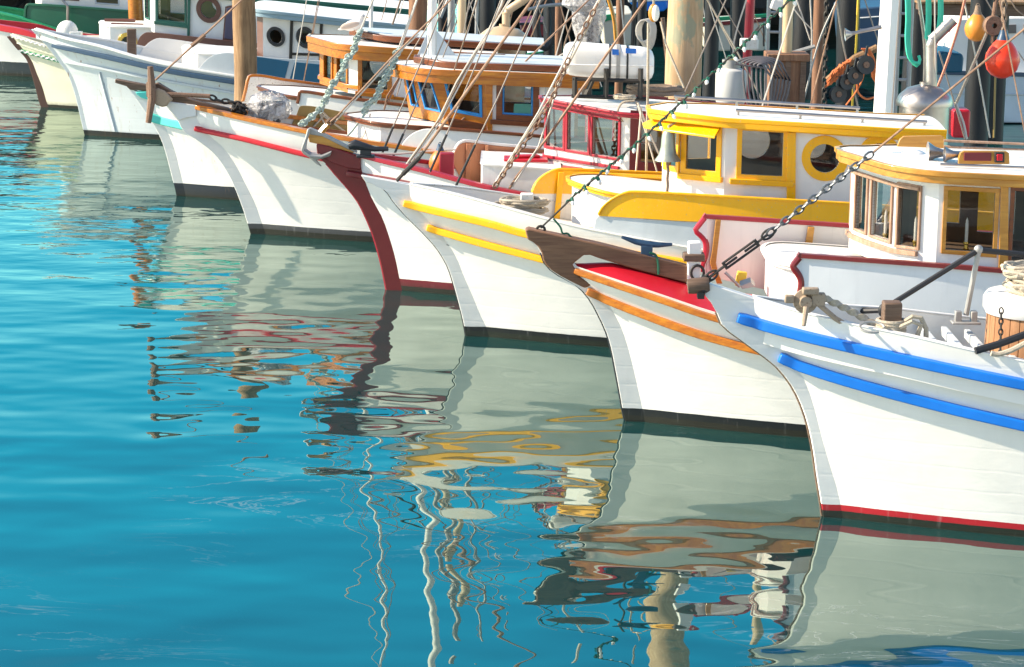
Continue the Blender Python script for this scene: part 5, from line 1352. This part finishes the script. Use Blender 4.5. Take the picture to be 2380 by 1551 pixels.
# pier: decking on cross beams
pr = thing('pier', 'dark timber pier with heavy beams behind the pilings', 'pier', (6, 62, 0))
b = MB(); b.box((0, 66, 2.75), (76, 9, .22)); b.build('deck', m_oldw, pr)
b = MB(); b.box((0, 61.7, 2.42), (76, .35, .42)); b.build('edge_beam', m_pileb, pr, bevel=.02)
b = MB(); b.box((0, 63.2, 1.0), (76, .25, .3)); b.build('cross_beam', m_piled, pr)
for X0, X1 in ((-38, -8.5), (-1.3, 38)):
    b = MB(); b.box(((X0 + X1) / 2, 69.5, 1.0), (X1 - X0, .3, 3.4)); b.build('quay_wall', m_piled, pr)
for i in range(22):
    X = -18 + i * 1.9 + random.uniform(-.5, .5); b = MB(); b.tube([(X, 64 + (i % 2) * 2, -.6), (X + .05, 64 + (i % 2) * 2, 2.6)], .17, 12); b.build('pile', m_piled, pr)
    if i % 3 == 0:
        b = MB(); b.tube([(X, 63.8, .4), (X + 2.0, 63.8, 2.3)], .08, 6); b.build('brace', m_piled, pr)
wf = thing('wharf_beam', 'heavy brown timber beam spanning the top right corner behind the buoys', 'beam', at((2300, 120), 43))
b = MB(); b.prism([at(p, 43) for p in q(5, 1700,22, 2380,30, 2700,34, 2700,120, 2380,108, 1700,98)], (0, .35, 0)); b.build('beam', m_oldw, wf, bevel=.02)
b = MB(); b.prism([at(p, 42.9) for p in q(5, 1690,8, 2380,12, 2700,14, 2700,36, 2380,32, 1690,24)], (0, 1.6, 0)); b.build('top_plank', m_pile, wf, bevel=.01)
for k in range(2):
    p = at(q(5, 1705 + 520 * k, 60), 43.2); b = MB(); b.tube([p, (p.x, p.y, -.5)], .16, 12); b.build('leg', m_piled, wf)
# moored hulls behind (side outline swept across the beam)
def farboat(label, n, hull, Y, beam, mats, cabin=None, stripe=None, windows=()):
    P = [at(p, Y) for p in q(n, *hull)]; t = thing('moored_boat', label, 'boat', (sum(p.x for p in P) / len(P), Y + beam / 2, 0), 'boats moored further back')
    P2 = [Vector((p.x, Y, p.z)) for p in P]; b = MB(); cz = max(p.z for p in P2)
    mid = [Vector((p.x, Y, p.z)) for p in P2]; rows = []
    for v, k in ((0, .90), (.12, 1), (.88, 1), (1, .90)):
        c0 = sum(mid, Vector()) / len(mid); rows.append([Vector((c0.x + (p.x - c0.x) * k, Y + beam * v, p.z)) for p in mid])
    b.grid(rows, 0, True); b.add(rows[0], [tuple(range(len(mid)))]); b.add(rows[-1], [tuple(range(len(mid)))])
    b.build('hull', mats[0], t, bevel=.03)
    if cabin:
        b = MB(); b.prism([at(p, Y + .35) for p in q(n, *cabin)], (0, beam - .7, 0)); b.build('cabin', mats[1], t, bevel=.03)
    if stripe:
        for xy, m in stripe: b = MB(); b.prism([at(p, Y - .03) for p in q(n, *xy)], (0, .06, 0)); b.build('rub_rail', m, t, bevel=.01)
    for xy in windows:
        b = MB(); b.prism([at(p, Y + .32) for p in q(n, *xy)], (0, .06, 0)); b.build('window', m_intd, t)
    return t
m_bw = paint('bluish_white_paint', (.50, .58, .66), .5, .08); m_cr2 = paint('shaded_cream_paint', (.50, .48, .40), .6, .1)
farboat('bluish white hull with boxy cabin moored behind the red buoy', 5, (1790,470, 2100,478, 2700,490, 2700,800, 1850,790, 1800,620), 46, 2.6, (m_bw, m_white),
    (1900,470, 1905,300, 1960,120, 2330,110, 2700,110, 2700,480), [((1790,455, 2700,478, 2700,505, 1790,482), m_navy), ((1850,600, 2700,612, 2700,622, 1850,610), m_grey)], ((2200,165, 2330,160, 2330,215, 2200,220), (2380,160, 2500,160, 2500,220, 2380,222)))
farboat('navy hull with thin pale rails moored behind the yellow rope', 5, (1230,60, 1420,45, 1580,40, 1580,330, 1250,330), 53, 2.4, (m_navy, m_white), None, [((1230,120, 1580,95, 1580,103, 1230,128), m_white), ((1240,190, 1580,175, 1580,182, 1240,197), m_galv)])
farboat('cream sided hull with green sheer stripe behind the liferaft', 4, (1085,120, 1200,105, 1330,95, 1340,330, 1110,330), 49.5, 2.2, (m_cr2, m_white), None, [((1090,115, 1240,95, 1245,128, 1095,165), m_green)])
farboat('white and bright blue hull end above the wooden pulley block', 4, (1295,10, 1420,6, 1590,0, 1595,55, 1560,85, 1400,80, 1320,40), 56, 2.2, (m_blue, m_white), None, [((1290,-10, 1600,-20, 1600,6, 1295,18), m_white)])
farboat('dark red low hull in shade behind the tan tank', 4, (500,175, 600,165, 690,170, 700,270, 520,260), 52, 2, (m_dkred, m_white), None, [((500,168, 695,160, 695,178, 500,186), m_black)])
farboat('teal covered skiff behind the steel exhaust pipe', 5, (1800,365, 1850,335, 1990,352, 2000,380, 1990,470, 1810,470), 44, 1.6, (m_teal, m_white))
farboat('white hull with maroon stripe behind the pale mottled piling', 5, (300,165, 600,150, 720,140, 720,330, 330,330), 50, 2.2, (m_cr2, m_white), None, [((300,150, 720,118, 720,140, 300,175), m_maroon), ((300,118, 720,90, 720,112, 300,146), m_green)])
farboat('low dark skiff with brown gunwale behind the seagull', 3, (585,215, 670,205, 880,205, 880,270, 640,285), 47, 1.4, (m_white2, m_white), None, [((655,205, 885,200, 885,255, 670,250), m_brownp)])
farboat('small green and white hull behind the chain and pale lines', 4, (560,395, 640,375, 700,380, 700,440, 560,440), 47, 1.2, (m_bw, m_white), None, [((555,388, 700,372, 700,385, 555,402), m_green)])
# white mast and fittings
def mast(name, n, x0, y0, x1, y1, Y, r, mat, label, top=9.0, z0=.9, cat='mast', sq=False):
    lo, hi = at(q(n, x0, y0), Y), at(q(n, x1, y1), Y); d = (hi - lo); d /= d.z
    a = lo + d * (z0 - lo.z); c = lo + d * (top - lo.z); b = MB(); b.tube([a, c], [r, r * .8], 4 if sq else 14)
    return tag(b.build(name, mat, loc=(a.x, a.y, z0)), label, cat)
mt = mast('mast', 5, 1470, 760, 1517, 0, b4.Yb + .3, .115, m_white, 'thick white painted mast with spreader left of the green ropes', 9, sq=True)
b = MB(); b.tube([at(q(5, 1240, 222), b4.Yb), at(q(5, 1290, 212), b4.Yb), at(q(5, 1460, 175), b4.Yb)], [.03, .018, .024], 8); b.lathe(at(q(5, 1242, 222), b4.Yb), [(.02, .05), (.05, 0), (.075, -.03), (.06, -.02)], 16, (1, 0, .1)); solo(b, 'loudhailer', m_steel, 'silver trumpet horn on a rod projecting from the white mast', 'horn')
mast('flag_pole', 3, 1195, 300, 1200, 0, 40, .06, m_galv, 'thin pale grey pole behind the roof with fin-footed mast', 8)
rp = mast('signal_mast', 5, 590, 440, 615, 0, 34.5, .066, m_crimson, 'crimson mast with white bracket above the propane cylinder', 5)
b = MB(); b.box(at(q(5, 605, 285), 34.3), (.24, .14, .15)); solo(b, 'mast_bracket', m_white2, 'white metal bracket bolted on the crimson mast', 'bracket', bevel=.02)
b = MB(); b.box(at(q(5, 790, 32), 33.5), (.17, .12, .15), Matrix.Rotation(.3, 3, 'Y')); solo(b, 'junction_box', m_white, 'white box tilted beside the string of bulbs', 'box', bevel=.02)
# exhausts
ex = thing('exhaust_stack', 'tan pipe rising from a brown wooden casing behind the yellow roof', 'exhaust stack', at(q(5, 840, 650), 32.5))
p = at(q(5, 842, 520), 32.5); zt = at(q(5, 842, 385), 32.5).z
b = MB(); b.box((p.x, p.y, (zt + .9) / 2), (.43, .43, zt - .9)); b.build('casing', m_pileb, ex, bevel=.01)
for k in (-1, 0, 1): 
    b = MB(); b.box((p.x + k * .19, p.y - .22, (zt + .9) / 2), (.07, .03, zt - .9)); b.build('batten', m_oldw, ex)
b = MB(); b.box((p.x, p.y, zt + .045), (.53, .53, .09)); b.build('cap', m_pileb, ex, bevel=.012)
b = MB(); b.tube([(p.x, p.y, zt), (p.x, p.y, 5.4)], .065, 14); b.build('pipe', paint('tan_pipe', (.52, .38, .22), .5, .1), ex)
def stack(label, n, base, foot, elbow, end, Y, r, mat, tank=None, low=.9):
    t = thing('exhaust_stack', label, 'exhaust stack', at(q(n, *base), Y)); B = at(q(n, *foot), Y); E = at(q(n, *elbow), Y); D = at(q(n, *end), Y)
    B2 = Vector((B.x, B.y, low)); b = MB(); b.tube([B2, Vector((B.x, B.y, B.z)), E - Vector((0, 0, .05)), E + (D - E).normalized() * .04, D], r, 16); b.build('pipe', mat, t)
    b = MB(); e = (D - E).normalized()
    for k in (.02, .62): b.tube([E + (D - E) * k, E + (D - E) * k + e * .02], r * 1.1, 16)
    b.tube([B.lerp(E, .9), B.lerp(E, .9) + Vector((0, 0, .02))], r * 1.08, 16); b.build('collar', mat, t)
    if tank:
        x0, x1, y0 = tank; a, c = at(q(n, x0, y0), Y), at(q(n, x1, y0), Y); rr = (c.x - a.x) / 2; m = (a + c) / 2
        b = MB(); b.lathe((m.x, m.y, low), [(rr * .96, 0), (rr, m.z - low)], 28); b.build('drum', mat, t)
        b = MB(); b.lathe((m.x, m.y, m.z), [(rr, -.02), (rr * 1.12, -.03), (rr * 1.13, .02), (rr * 1.02, .09), (rr * .7, .17), (r, .21), (r, .24)], 28); b.build('hood', mat, t)
    return t
stack('bright steel stovepipe with bent top over a steel drum behind the round window', 5, (1770, 890), (1782, 640), (1782, 265), (1925, 128), 29.4, .066, m_steel, (1575, 1900, 665))
stack('tan painted exhaust with bent top over a domed drum behind the varnished roof', 4, (380, 440), (405, 250), (405, 85), (580, -30), 36.4, .058, paint('tan_metal', (.50, .36, .22), .35, .08), (215, 550, 300))
mast('exhaust_pipe', 3, 1272, 355, 1276, 0, 37.0, .065, paint('pale_tan_metal', (.55, .42, .26), .4, .08), 'straight tan exhaust pipe between the fin-footed mast and domed drum', 6.2, 1.2, 'pipe')
# propane cylinder with hoses
pc = thing('gas_cylinder', 'pale grey propane cylinder standing behind the chrome roof rail', 'gas cylinder', at(q(5, 485, 640), 31.5))
p = at(q(5, 485, 640), 31.5); h = at(q(5, 485, 440), 31.5).z - p.z; r_ = .19
b = MB(); b.lathe(p, [(.001, -.05), (r_ * .9, -.05), (r_, .0), (r_, h * .82), (r_ * .9, h * .93), (r_ * .6, h), (r_ * .15, h * 1.03), (.001, h * 1.03)], 28); b.build('body', paint('grey_cylinder', (.52, .52, .50), .5, .06), pc)
b = MB(); b.lathe(p + Vector((0, 0, h * .98)), [(.11, 0), (.115, .11), (.10, .11), (.10, 0)], 20); b.build('collar', m_galv, pc); b = MB(); b.box(p + Vector((0, 0, h + .06)), (.06, .06, .1)); b.tube([p + Vector((0, 0, h + .1)), p + Vector((.12, 0, h + .08))], .02, 6); b.build('valve', m_brass, pc)
b = MB(); b.tube([Vector((p.x, p.y, p.z - .05)), Vector((p.x, p.y, .9))], .16, 12); b.build('stand', m_piled, pc)
b = MB(); c0 = at(q(5, 660, 430), 31.2)
for k in range(6):
    w = .04 + .045 * k; hgt = .50 + .05 * k + random.uniform(-.05, .05)
    b.tube([c0 + Vector((w * math.cos(a) * 1.1 + (.12 if math.sin(a) < 0 else .02), .05 * k - .2, (math.sin(a) * (.05 + .012 * k) if math.sin(a) > 0 else math.sin(a) * hgt))) for a in [2*math.pi*j/26 for j in range(26)]], .015, 6, closed=True)
solo(b, 'hose_coil', paint('grey_hose', (.13, .12, .13), .6, .2), 'grey hoses hung in long loops beside the propane cylinder', 'hose')
# green lines, orange tackle, buoys
for k, (x0, x1, yb, lab) in enumerate(((1618, 1700, 420, 'bright green line hanging in a long loop beside the white mast'), (1752, 1770, 250, 'bright green line hanging straight down nearer the steel stovepipe'), (1830, 1846, 190, 'short bright green line hanging behind the stovepipe elbow'))):
    b = MB()
    for j in range(3):
        d = j * 9
        b.tube([at(p, 30.6 + .1 * j) for p in spl(q(5, x0 + d,-120, x0 + 6 + d,120, x0 + 2 + d,260, x0 + 22 + d,yb - 40 + d, (x0 + x1) / 2 + 30,yb - 10 + d, x1 + 8,yb - 25, x1,yb - 60) if k == 0 else q(5, x0 + d,-120, x0 + d + 3,yb * .5, x0 + d - 6,yb + d), 26)], .018, 6)
    solo(b, 'green_line', m_ropeg, lab, 'rope', 'green lines by the white mast')
tk = thing('boom_tackle', 'wooden boom end wound with orange rope hung with black pulley blocks', 'boom', at(q(5, 1200, 520), 33))
b = MB(); b.tube([at(q(5, 1110, 520), 33), at(q(5, 1290, 375), 33), at(q(5, 1432, 308), 33)], .05, 10); b.build('boom', m_pile, tk)
b = MB()
for k in range(14):
    c0 = at(q(5, 1135 + k * 7, 505 - k * 5.5), 33); b.tube([c0 + Vector((.05 * math.cos(a) + random.uniform(-.02, .02), .09 * math.sin(a), .10 * math.cos(a + .5) + random.uniform(-.02, .02))) for a in [2*math.pi*j/12 for j in range(12)]], .017, 5, closed=True)
for k in range(7): b.tube([at(p, 32.8) for p in spl(q(5, 1330 + 8*k,315, 1375 + 6*k,350 + 5*k, 1395 + 4*k,440, 1400 + 5*k,500 + 8*k), 10)], .014, 5)
b.tube([at(p, 32.8) for p in spl(q(5, 1300,540, 1310,600, 1360,640, 1425,625), 14)], .014, 5); b.tube([at(p, 32.8) for p in spl(q(5, 1230,680, 1290,600, 1340,500, 1345,420), 14)], .012, 5)
b.build('orange_rope', m_ropeo, tk)
for x, y, r in ((1178, 610, .11), (1232, 530, .10), (1355, 420, .12), (1285, 490, .11)):
    c0 = at(q(5, x, y), 32.7); o = MB(); o.lathe(c0, [(r*.3, -.03), (r, -.035), (r*.85, 0), (r, .035), (r*.3, .03)], 18, (.3, -1, .1)); o.tube([c0 + Vector((0, 0, r)), c0 + Vector((.02, 0, r + .12))], .018, 6); blk = o.build('pulley_block', m_black, tk)
    o = MB(); o.lathe(c0, [(.001, -.045), (r*.35, -.045), (r*.35, .045), (.001, .045)], 10, (.3, -1, .1)); o.build('pulley_hub', m_rustm, blk)
pear('pear_buoy', at(q(5, 2075, 190), 30.5), .145, m_abuoy, m_roped, 'amber pear-shaped buoy hanging left of the hook under the beam', 1.9)
pear('pear_buoy', at(q(5, 2240, 395), 29.5), .20, m_rbuoy, m_navy, 'bright red-orange round buoy with blue collar hanging on a chain', 1.75)
b = MB(); chain_pts([at(q(5, 2254, 225), 29.5), at(q(5, 2252, -120), 29.5)], .10, .014, b); solo(b, 'buoy_chain', m_roped, 'rusty chain holding up the bright red-orange buoy', 'chain')
hk = thing('cargo_hook', 'rusty swivel hook block hanging between the two buoys', 'hook', at(q(5, 2175, 260), 30))
c0 = at(q(5, 2180, 165), 30)
b = MB(); b.lathe(c0, [(.03, -.05), (.11, -.05), (.12, 0), (.11, .05), (.03, .05)], 18, (.2, -1, 0)); b.tube([c0 + Vector((0, 0, .1)), c0 + Vector((.02, 0, .3))], .025, 8); b.build('block', m_rustm, hk)
b = MB(); b.tube([c0 + Vector(v) for v in ((0, 0, -.1), (0, 0, -.2), (.05, 0, -.25), (.05, 0, -.32), (-.01, 0, -.36), (-.06, 0, -.31))], .022, 8); b.build('hook', m_rustm, hk)
b = MB(); chain_pts([c0 + Vector((.02, 0, .28)), c0 + Vector((.06, 0, 1.4))], .10, .014, b); b.build('chain', m_iron, hk)
# pulley block and coiled line
pb = thing('pulley_block', 'pale wooden pulley block hanging from a line above the yellow wheelhouse', 'pulley', b3.c(q(4, 1475, 110), .9))
c0 = b3.c(q(4, 1478, 95), .9); b = MB(); b.ell(c0, .055, .04, .095); b.build('shell', m_gold, pb); b = MB(); b.ell(c0 + Vector((.02, -.035, 0)), .04, .03, .085); b.build('cheek', m_white2, pb); b = MB(); b.tube([c0 + Vector((0, 0, .09)), c0 + Vector((-.01, 0, .9))], .012, 6); b.build('becket', m_rope, pb)
b = MB()
for k in range(7): 
    c0 = at(q(4, 1405 + 7 * k, 225), 31); b.tube([c0 + Vector((.09 * math.cos(a) , .03 * k, (.13 if math.sin(a) > 0 else .13 + .02 * k) * math.sin(a))) for a in [2*math.pi*j/16 for j in range(16)]], .011, 5, closed=True)
solo(b, 'line_coil', m_staylt, 'pale coiled line hanging beside the wooden pulley block', 'rope')
# plastic-wrapped light mast
wm = thing('wrapped_lamp', 'lamp mast wrapped in crumpled plastic behind the liferaft canister', 'lamp mast', at(q(4, 1000, 420), 34.5))
c0 = at(q(4, 1000, 310), 34.5); b = MB(); rows = []
for i in range(24):
    u = i / 23; rad = (.16 + .07 * math.sin(u * 9) ** 2 + (.10 if .25 < u < .5 else 0)) * (1 if u < .97 else .3)
    rows.append([c0 + Vector((rad * math.cos(a) * (1 + random.uniform(-.1, .1)) - (.05 if .25 < u < .5 else 0), rad * .8 * math.sin(a) * (1 + random.uniform(-.08, .08)), u * 1.9)) for a in [2*math.pi*j/22 for j in range(22)]])
b.grid(rows, 0, True); b.build('plastic_wrap', m_plast, wm); b = MB(); b.tube([(c0.x, c0.y, .9), (c0.x, c0.y, c0.z + .4)], .07, 10); b.build('post', m_iron, wm)
# ladders
def ladder(label, n, x0, x1, y0, y1, Y, mat=m_galv, step=.28):
    a, c = at(q(n, x0, y1), Y), at(q(n, x1, y1), Y); zt = at(q(n, x0, y0), Y).z + 1.2; t = thing('ladder', label, 'ladder', (a.x, Y, a.z), 'ladders on the pier')
    for p in (a, c): b = MB(); b.tube([(p.x, Y, .1), (p.x, Y, zt)], .03, 6); b.build('rail', mat, t)
    z = .3
    while z < zt - .1: b = MB(); b.tube([(a.x, Y, z), (c.x, Y, z)], .02, 6); b.build('rung', mat, t); z += step
ladder('pale metal ladder behind the tan exhaust pipe and crimson mast', 5, 722, 806, 0, 360, 37); ladder('pale metal ladder immediately right of the white mast', 5, 1552, 1632, 0, 600, 33); ladder('metal ladder over open water behind the seagull', 3, 618, 680, 0, 200, 50)
# long loose lines in the background, each its own
LN = [(5, (330,-10, 520,320, 705,680), 32, .013, m_rope, 'tan line slanting from the pale mottled piling down past the cylinder'), (5, (590,-10, 510,260, 500,420), 33, .010, m_staylt, 'pale line dropping left of the crimson mast'),
 (5, (1310,-10, 1295,300, 1270,690), 34, .016, m_ropey, 'yellow rope hanging vertically behind the orange tackle'), (5, (1000,-10, 1010,250, 1000,500), 35, .010, m_staylt, 'thin pale line left of the slender brown pole'),
 (5, (1170,20, 1215,300, 1310,700), 33, .012, m_rope, 'tan line running down right of the slender brown pole'), (5, (1350,-10, 1445,290, 1460,330), 33, .009, m_stay, 'thin dark line behind the trumpet horn'),
 (5, (2000,-10, 1955,180, 1870,440, 1815,580), 30, .016, paint('pink_line', (.55, .22, .14), .7, .1), 'reddish line slanting down beside the steel stovepipe'), (5, (2150,190, 2050,420, 1940,670), 30, .020, m_rope, 'thick tan rope slanting down from the hook block'),
 (5, (1940,670, 1990,800, 2010,900), 29.5, .014, m_staylt, 'pale line continuing below the thick tan rope'), (5, (1990,-10, 2060,330, 2160,890), 31, .010, m_staylt, 'long pale line crossing the broad dark piling'),
 (5, (2205,240, 2195,500, 2185,890), 30, .012, m_olive, 'olive line hanging straight below the hook'), (5, (1830,330, 1900,560, 2000,900), 30.5, .010, m_stay, 'dark line from the stovepipe elbow to the roof'),
 (5, (2130,-10, 2290,260, 2400,420), 32, .009, m_stay, 'thin dark line passing behind the red buoy'), (5, (2290,-10, 2330,60, 2420,130), 32, .010, m_roped, 'brown line in the top right corner'),
 (5, (1700,-10, 1740,300, 1735,640), 31, .022, m_steel, 'slim steel rod standing left of the stovepipe'), (5, (410,-10, 560,240), 35, .008, m_stay, 'thin wire behind the pale mottled piling'), (5, (880,40, 960,140, 1030,210), 36, .010, m_staylt, 'pale wire sloping toward the slender pole'), (5, (1170,10, 1060,260, 960,640), 34, .012, m_galv, 'grey line crossing behind the slender pole'), (5, (910,-10, 1000,260), 36, .010, m_staylt, 'pale wire above the exhaust casing'),
 (5, (875,345, 1030,300), 35, .03, m_galv, 'grey horizontal tube between casing and slender pole'), (5, (600,260, 690,160, 700,300), 34, .014, m_rubber, 'short black cable looped beside the crimson mast'),
 (4, (140,-10, 60,420, 0,560), 36, .008, m_stay, 'thin wire crossing in front of the tan pipe'), (4, (190,-10, 90,360), 36, .010, m_staylt, 'pale wire just right of the tan pipe'), (4, (660,-10, 560,240, 420,560), 36, .010, m_staylt, 'pale wire running down past the domed drum'), (4, (620,-10, 700,240), 40, .009, m_stay, 'dark wire behind the domed drum'),
 (4, (560,70, 720,40, 920,30), 40, .03, m_galv, 'grey bent tube behind the drum and pipe pilings'), (4, (1150,-10, 1190,140, 1205,300), 38, .03, m_gold, 'slim yellow-brown pole beside the wrapped lamp mast'), (4, (1130,-10, 1110,180), 37, .010, m_staylt, 'pale wire next to the wrapped lamp mast'), (4, (960,-10, 830,330, 850,420), 35, .012, m_roped, 'brown line falling to the end of the canister'), (4, (1870,-10, 2060,360), 36, .014, m_rope, 'tan rope slanting right of the mottled piling'), (4, (1545,130, 1590,560), 36, .030, m_oldw, 'dark wooden strut left of the mottled piling'), (4, (760,430, 830,390, 850,420, 800,470, 745,485, 760,540, 840,545), 34, .012, m_staylt, 'looped pale cord at the left end of the canister'),
 (3, (1180,-10, 1120,130), 45, .03, m_galv, 'grey tube behind the fin-footed mast'), (3, (1640,-10, 1450,250, 1400,330), 38, .010, m_staylt, 'pale wire in front of the domed drum')]
for n, xy, Y, r, m, lab in LN:
    b = MB(); b.tube([at(p, Y) for p in (spl(q(n, *xy), 18) if len(xy) > 4 else q(n, *xy))], r, 6)
    solo(b, 'rigging_line' if 'tube' not in lab and 'rod' not in lab and 'pole' not in lab and 'strut' not in lab else 'metal_rod' if 'wood' not in lab and 'brown' not in lab else 'wooden_strut', m, lab, 'rope' if 'tube' not in lab and 'rod' not in lab and 'pole' not in lab and 'strut' not in lab else 'pole', 'rigging lines behind the boats' if 'tube' not in lab and 'rod' not in lab and 'pole' not in lab and 'strut' not in lab else None)
b = MB(); chain_pts([at(q(5, 1110, -60), 35.5), at(q(5, 1098, 350), 35.5), at(q(5, 1090, 710), 35.5)], .10, .014, b); solo(b, 'hanging_chain', m_iron, 'dark chain hanging along the slender brown pole', 'chain')
b = MB(); p = at(q(4, 690, 170), 45.5); b.tube([p + Vector((.16 * math.cos(a), -.1, .42 * math.sin(a))) for a in [2*math.pi*j/20 for j in range(20)]], .07, 8, closed=True); solo(b, 'tyre_fender', m_rubber, 'black loop fender hung on the grey-black pipe piling', 'fender')
# oily harbour clutter near the right edge
b = MB(); b.box(at(q(5, 1960, 790), 33), (.22, .4, .36)); solo(b, 'fish_crate', m_red, 'red plastic fish crate behind the steel drum', 'crate', bevel=.03)
for k, (x, h, r, m, lab) in enumerate(((860, 9.5, .032, m_white, 'slim white mast rising behind the seagull'), (1105, 8.5, .03, m_galv, 'slim grey mast behind the tan pipe'), (1345, 8.5, .035, m_staylt, 'slim cream mast behind the canister'), (1470, 8, .04, m_iron, 'slim dark mast between canister and mottled piling'))):
    p = at((x, 60), 40 + 2 * (k % 2)); mo = tag(MB().tube([(p.x, p.y, .6), (p.x + .1, p.y, h)], [r, r * .7], 10).build('mast', m, loc=(p.x, p.y, .6)), lab, 'mast', 'slim masts of the boats behind')
    for j in range(6):
        dx = (-1) ** j * random.uniform(.6, 2.6); MB().tube([(p.x + .08, p.y, h * random.uniform(.7, .98)), (p.x + dx, p.y + random.uniform(-.6, .6), .9)], random.choice((.007, .009, .012)), 5).build('stay', random.choice((m_stay, m_staylt, m_spar)), mo)
for j in range(7):
    dx = -2.6 + j * .85; MB().tube([(mt.location.x + .3, mt.location.y, 8.2 - .5 * (j % 3)), (mt.location.x + dx, mt.location.y + (-.9 if j % 2 else .9), 1.0)], .009, 5).build('stay', (m_stay, m_staylt, m_spar)[j % 3], mt)
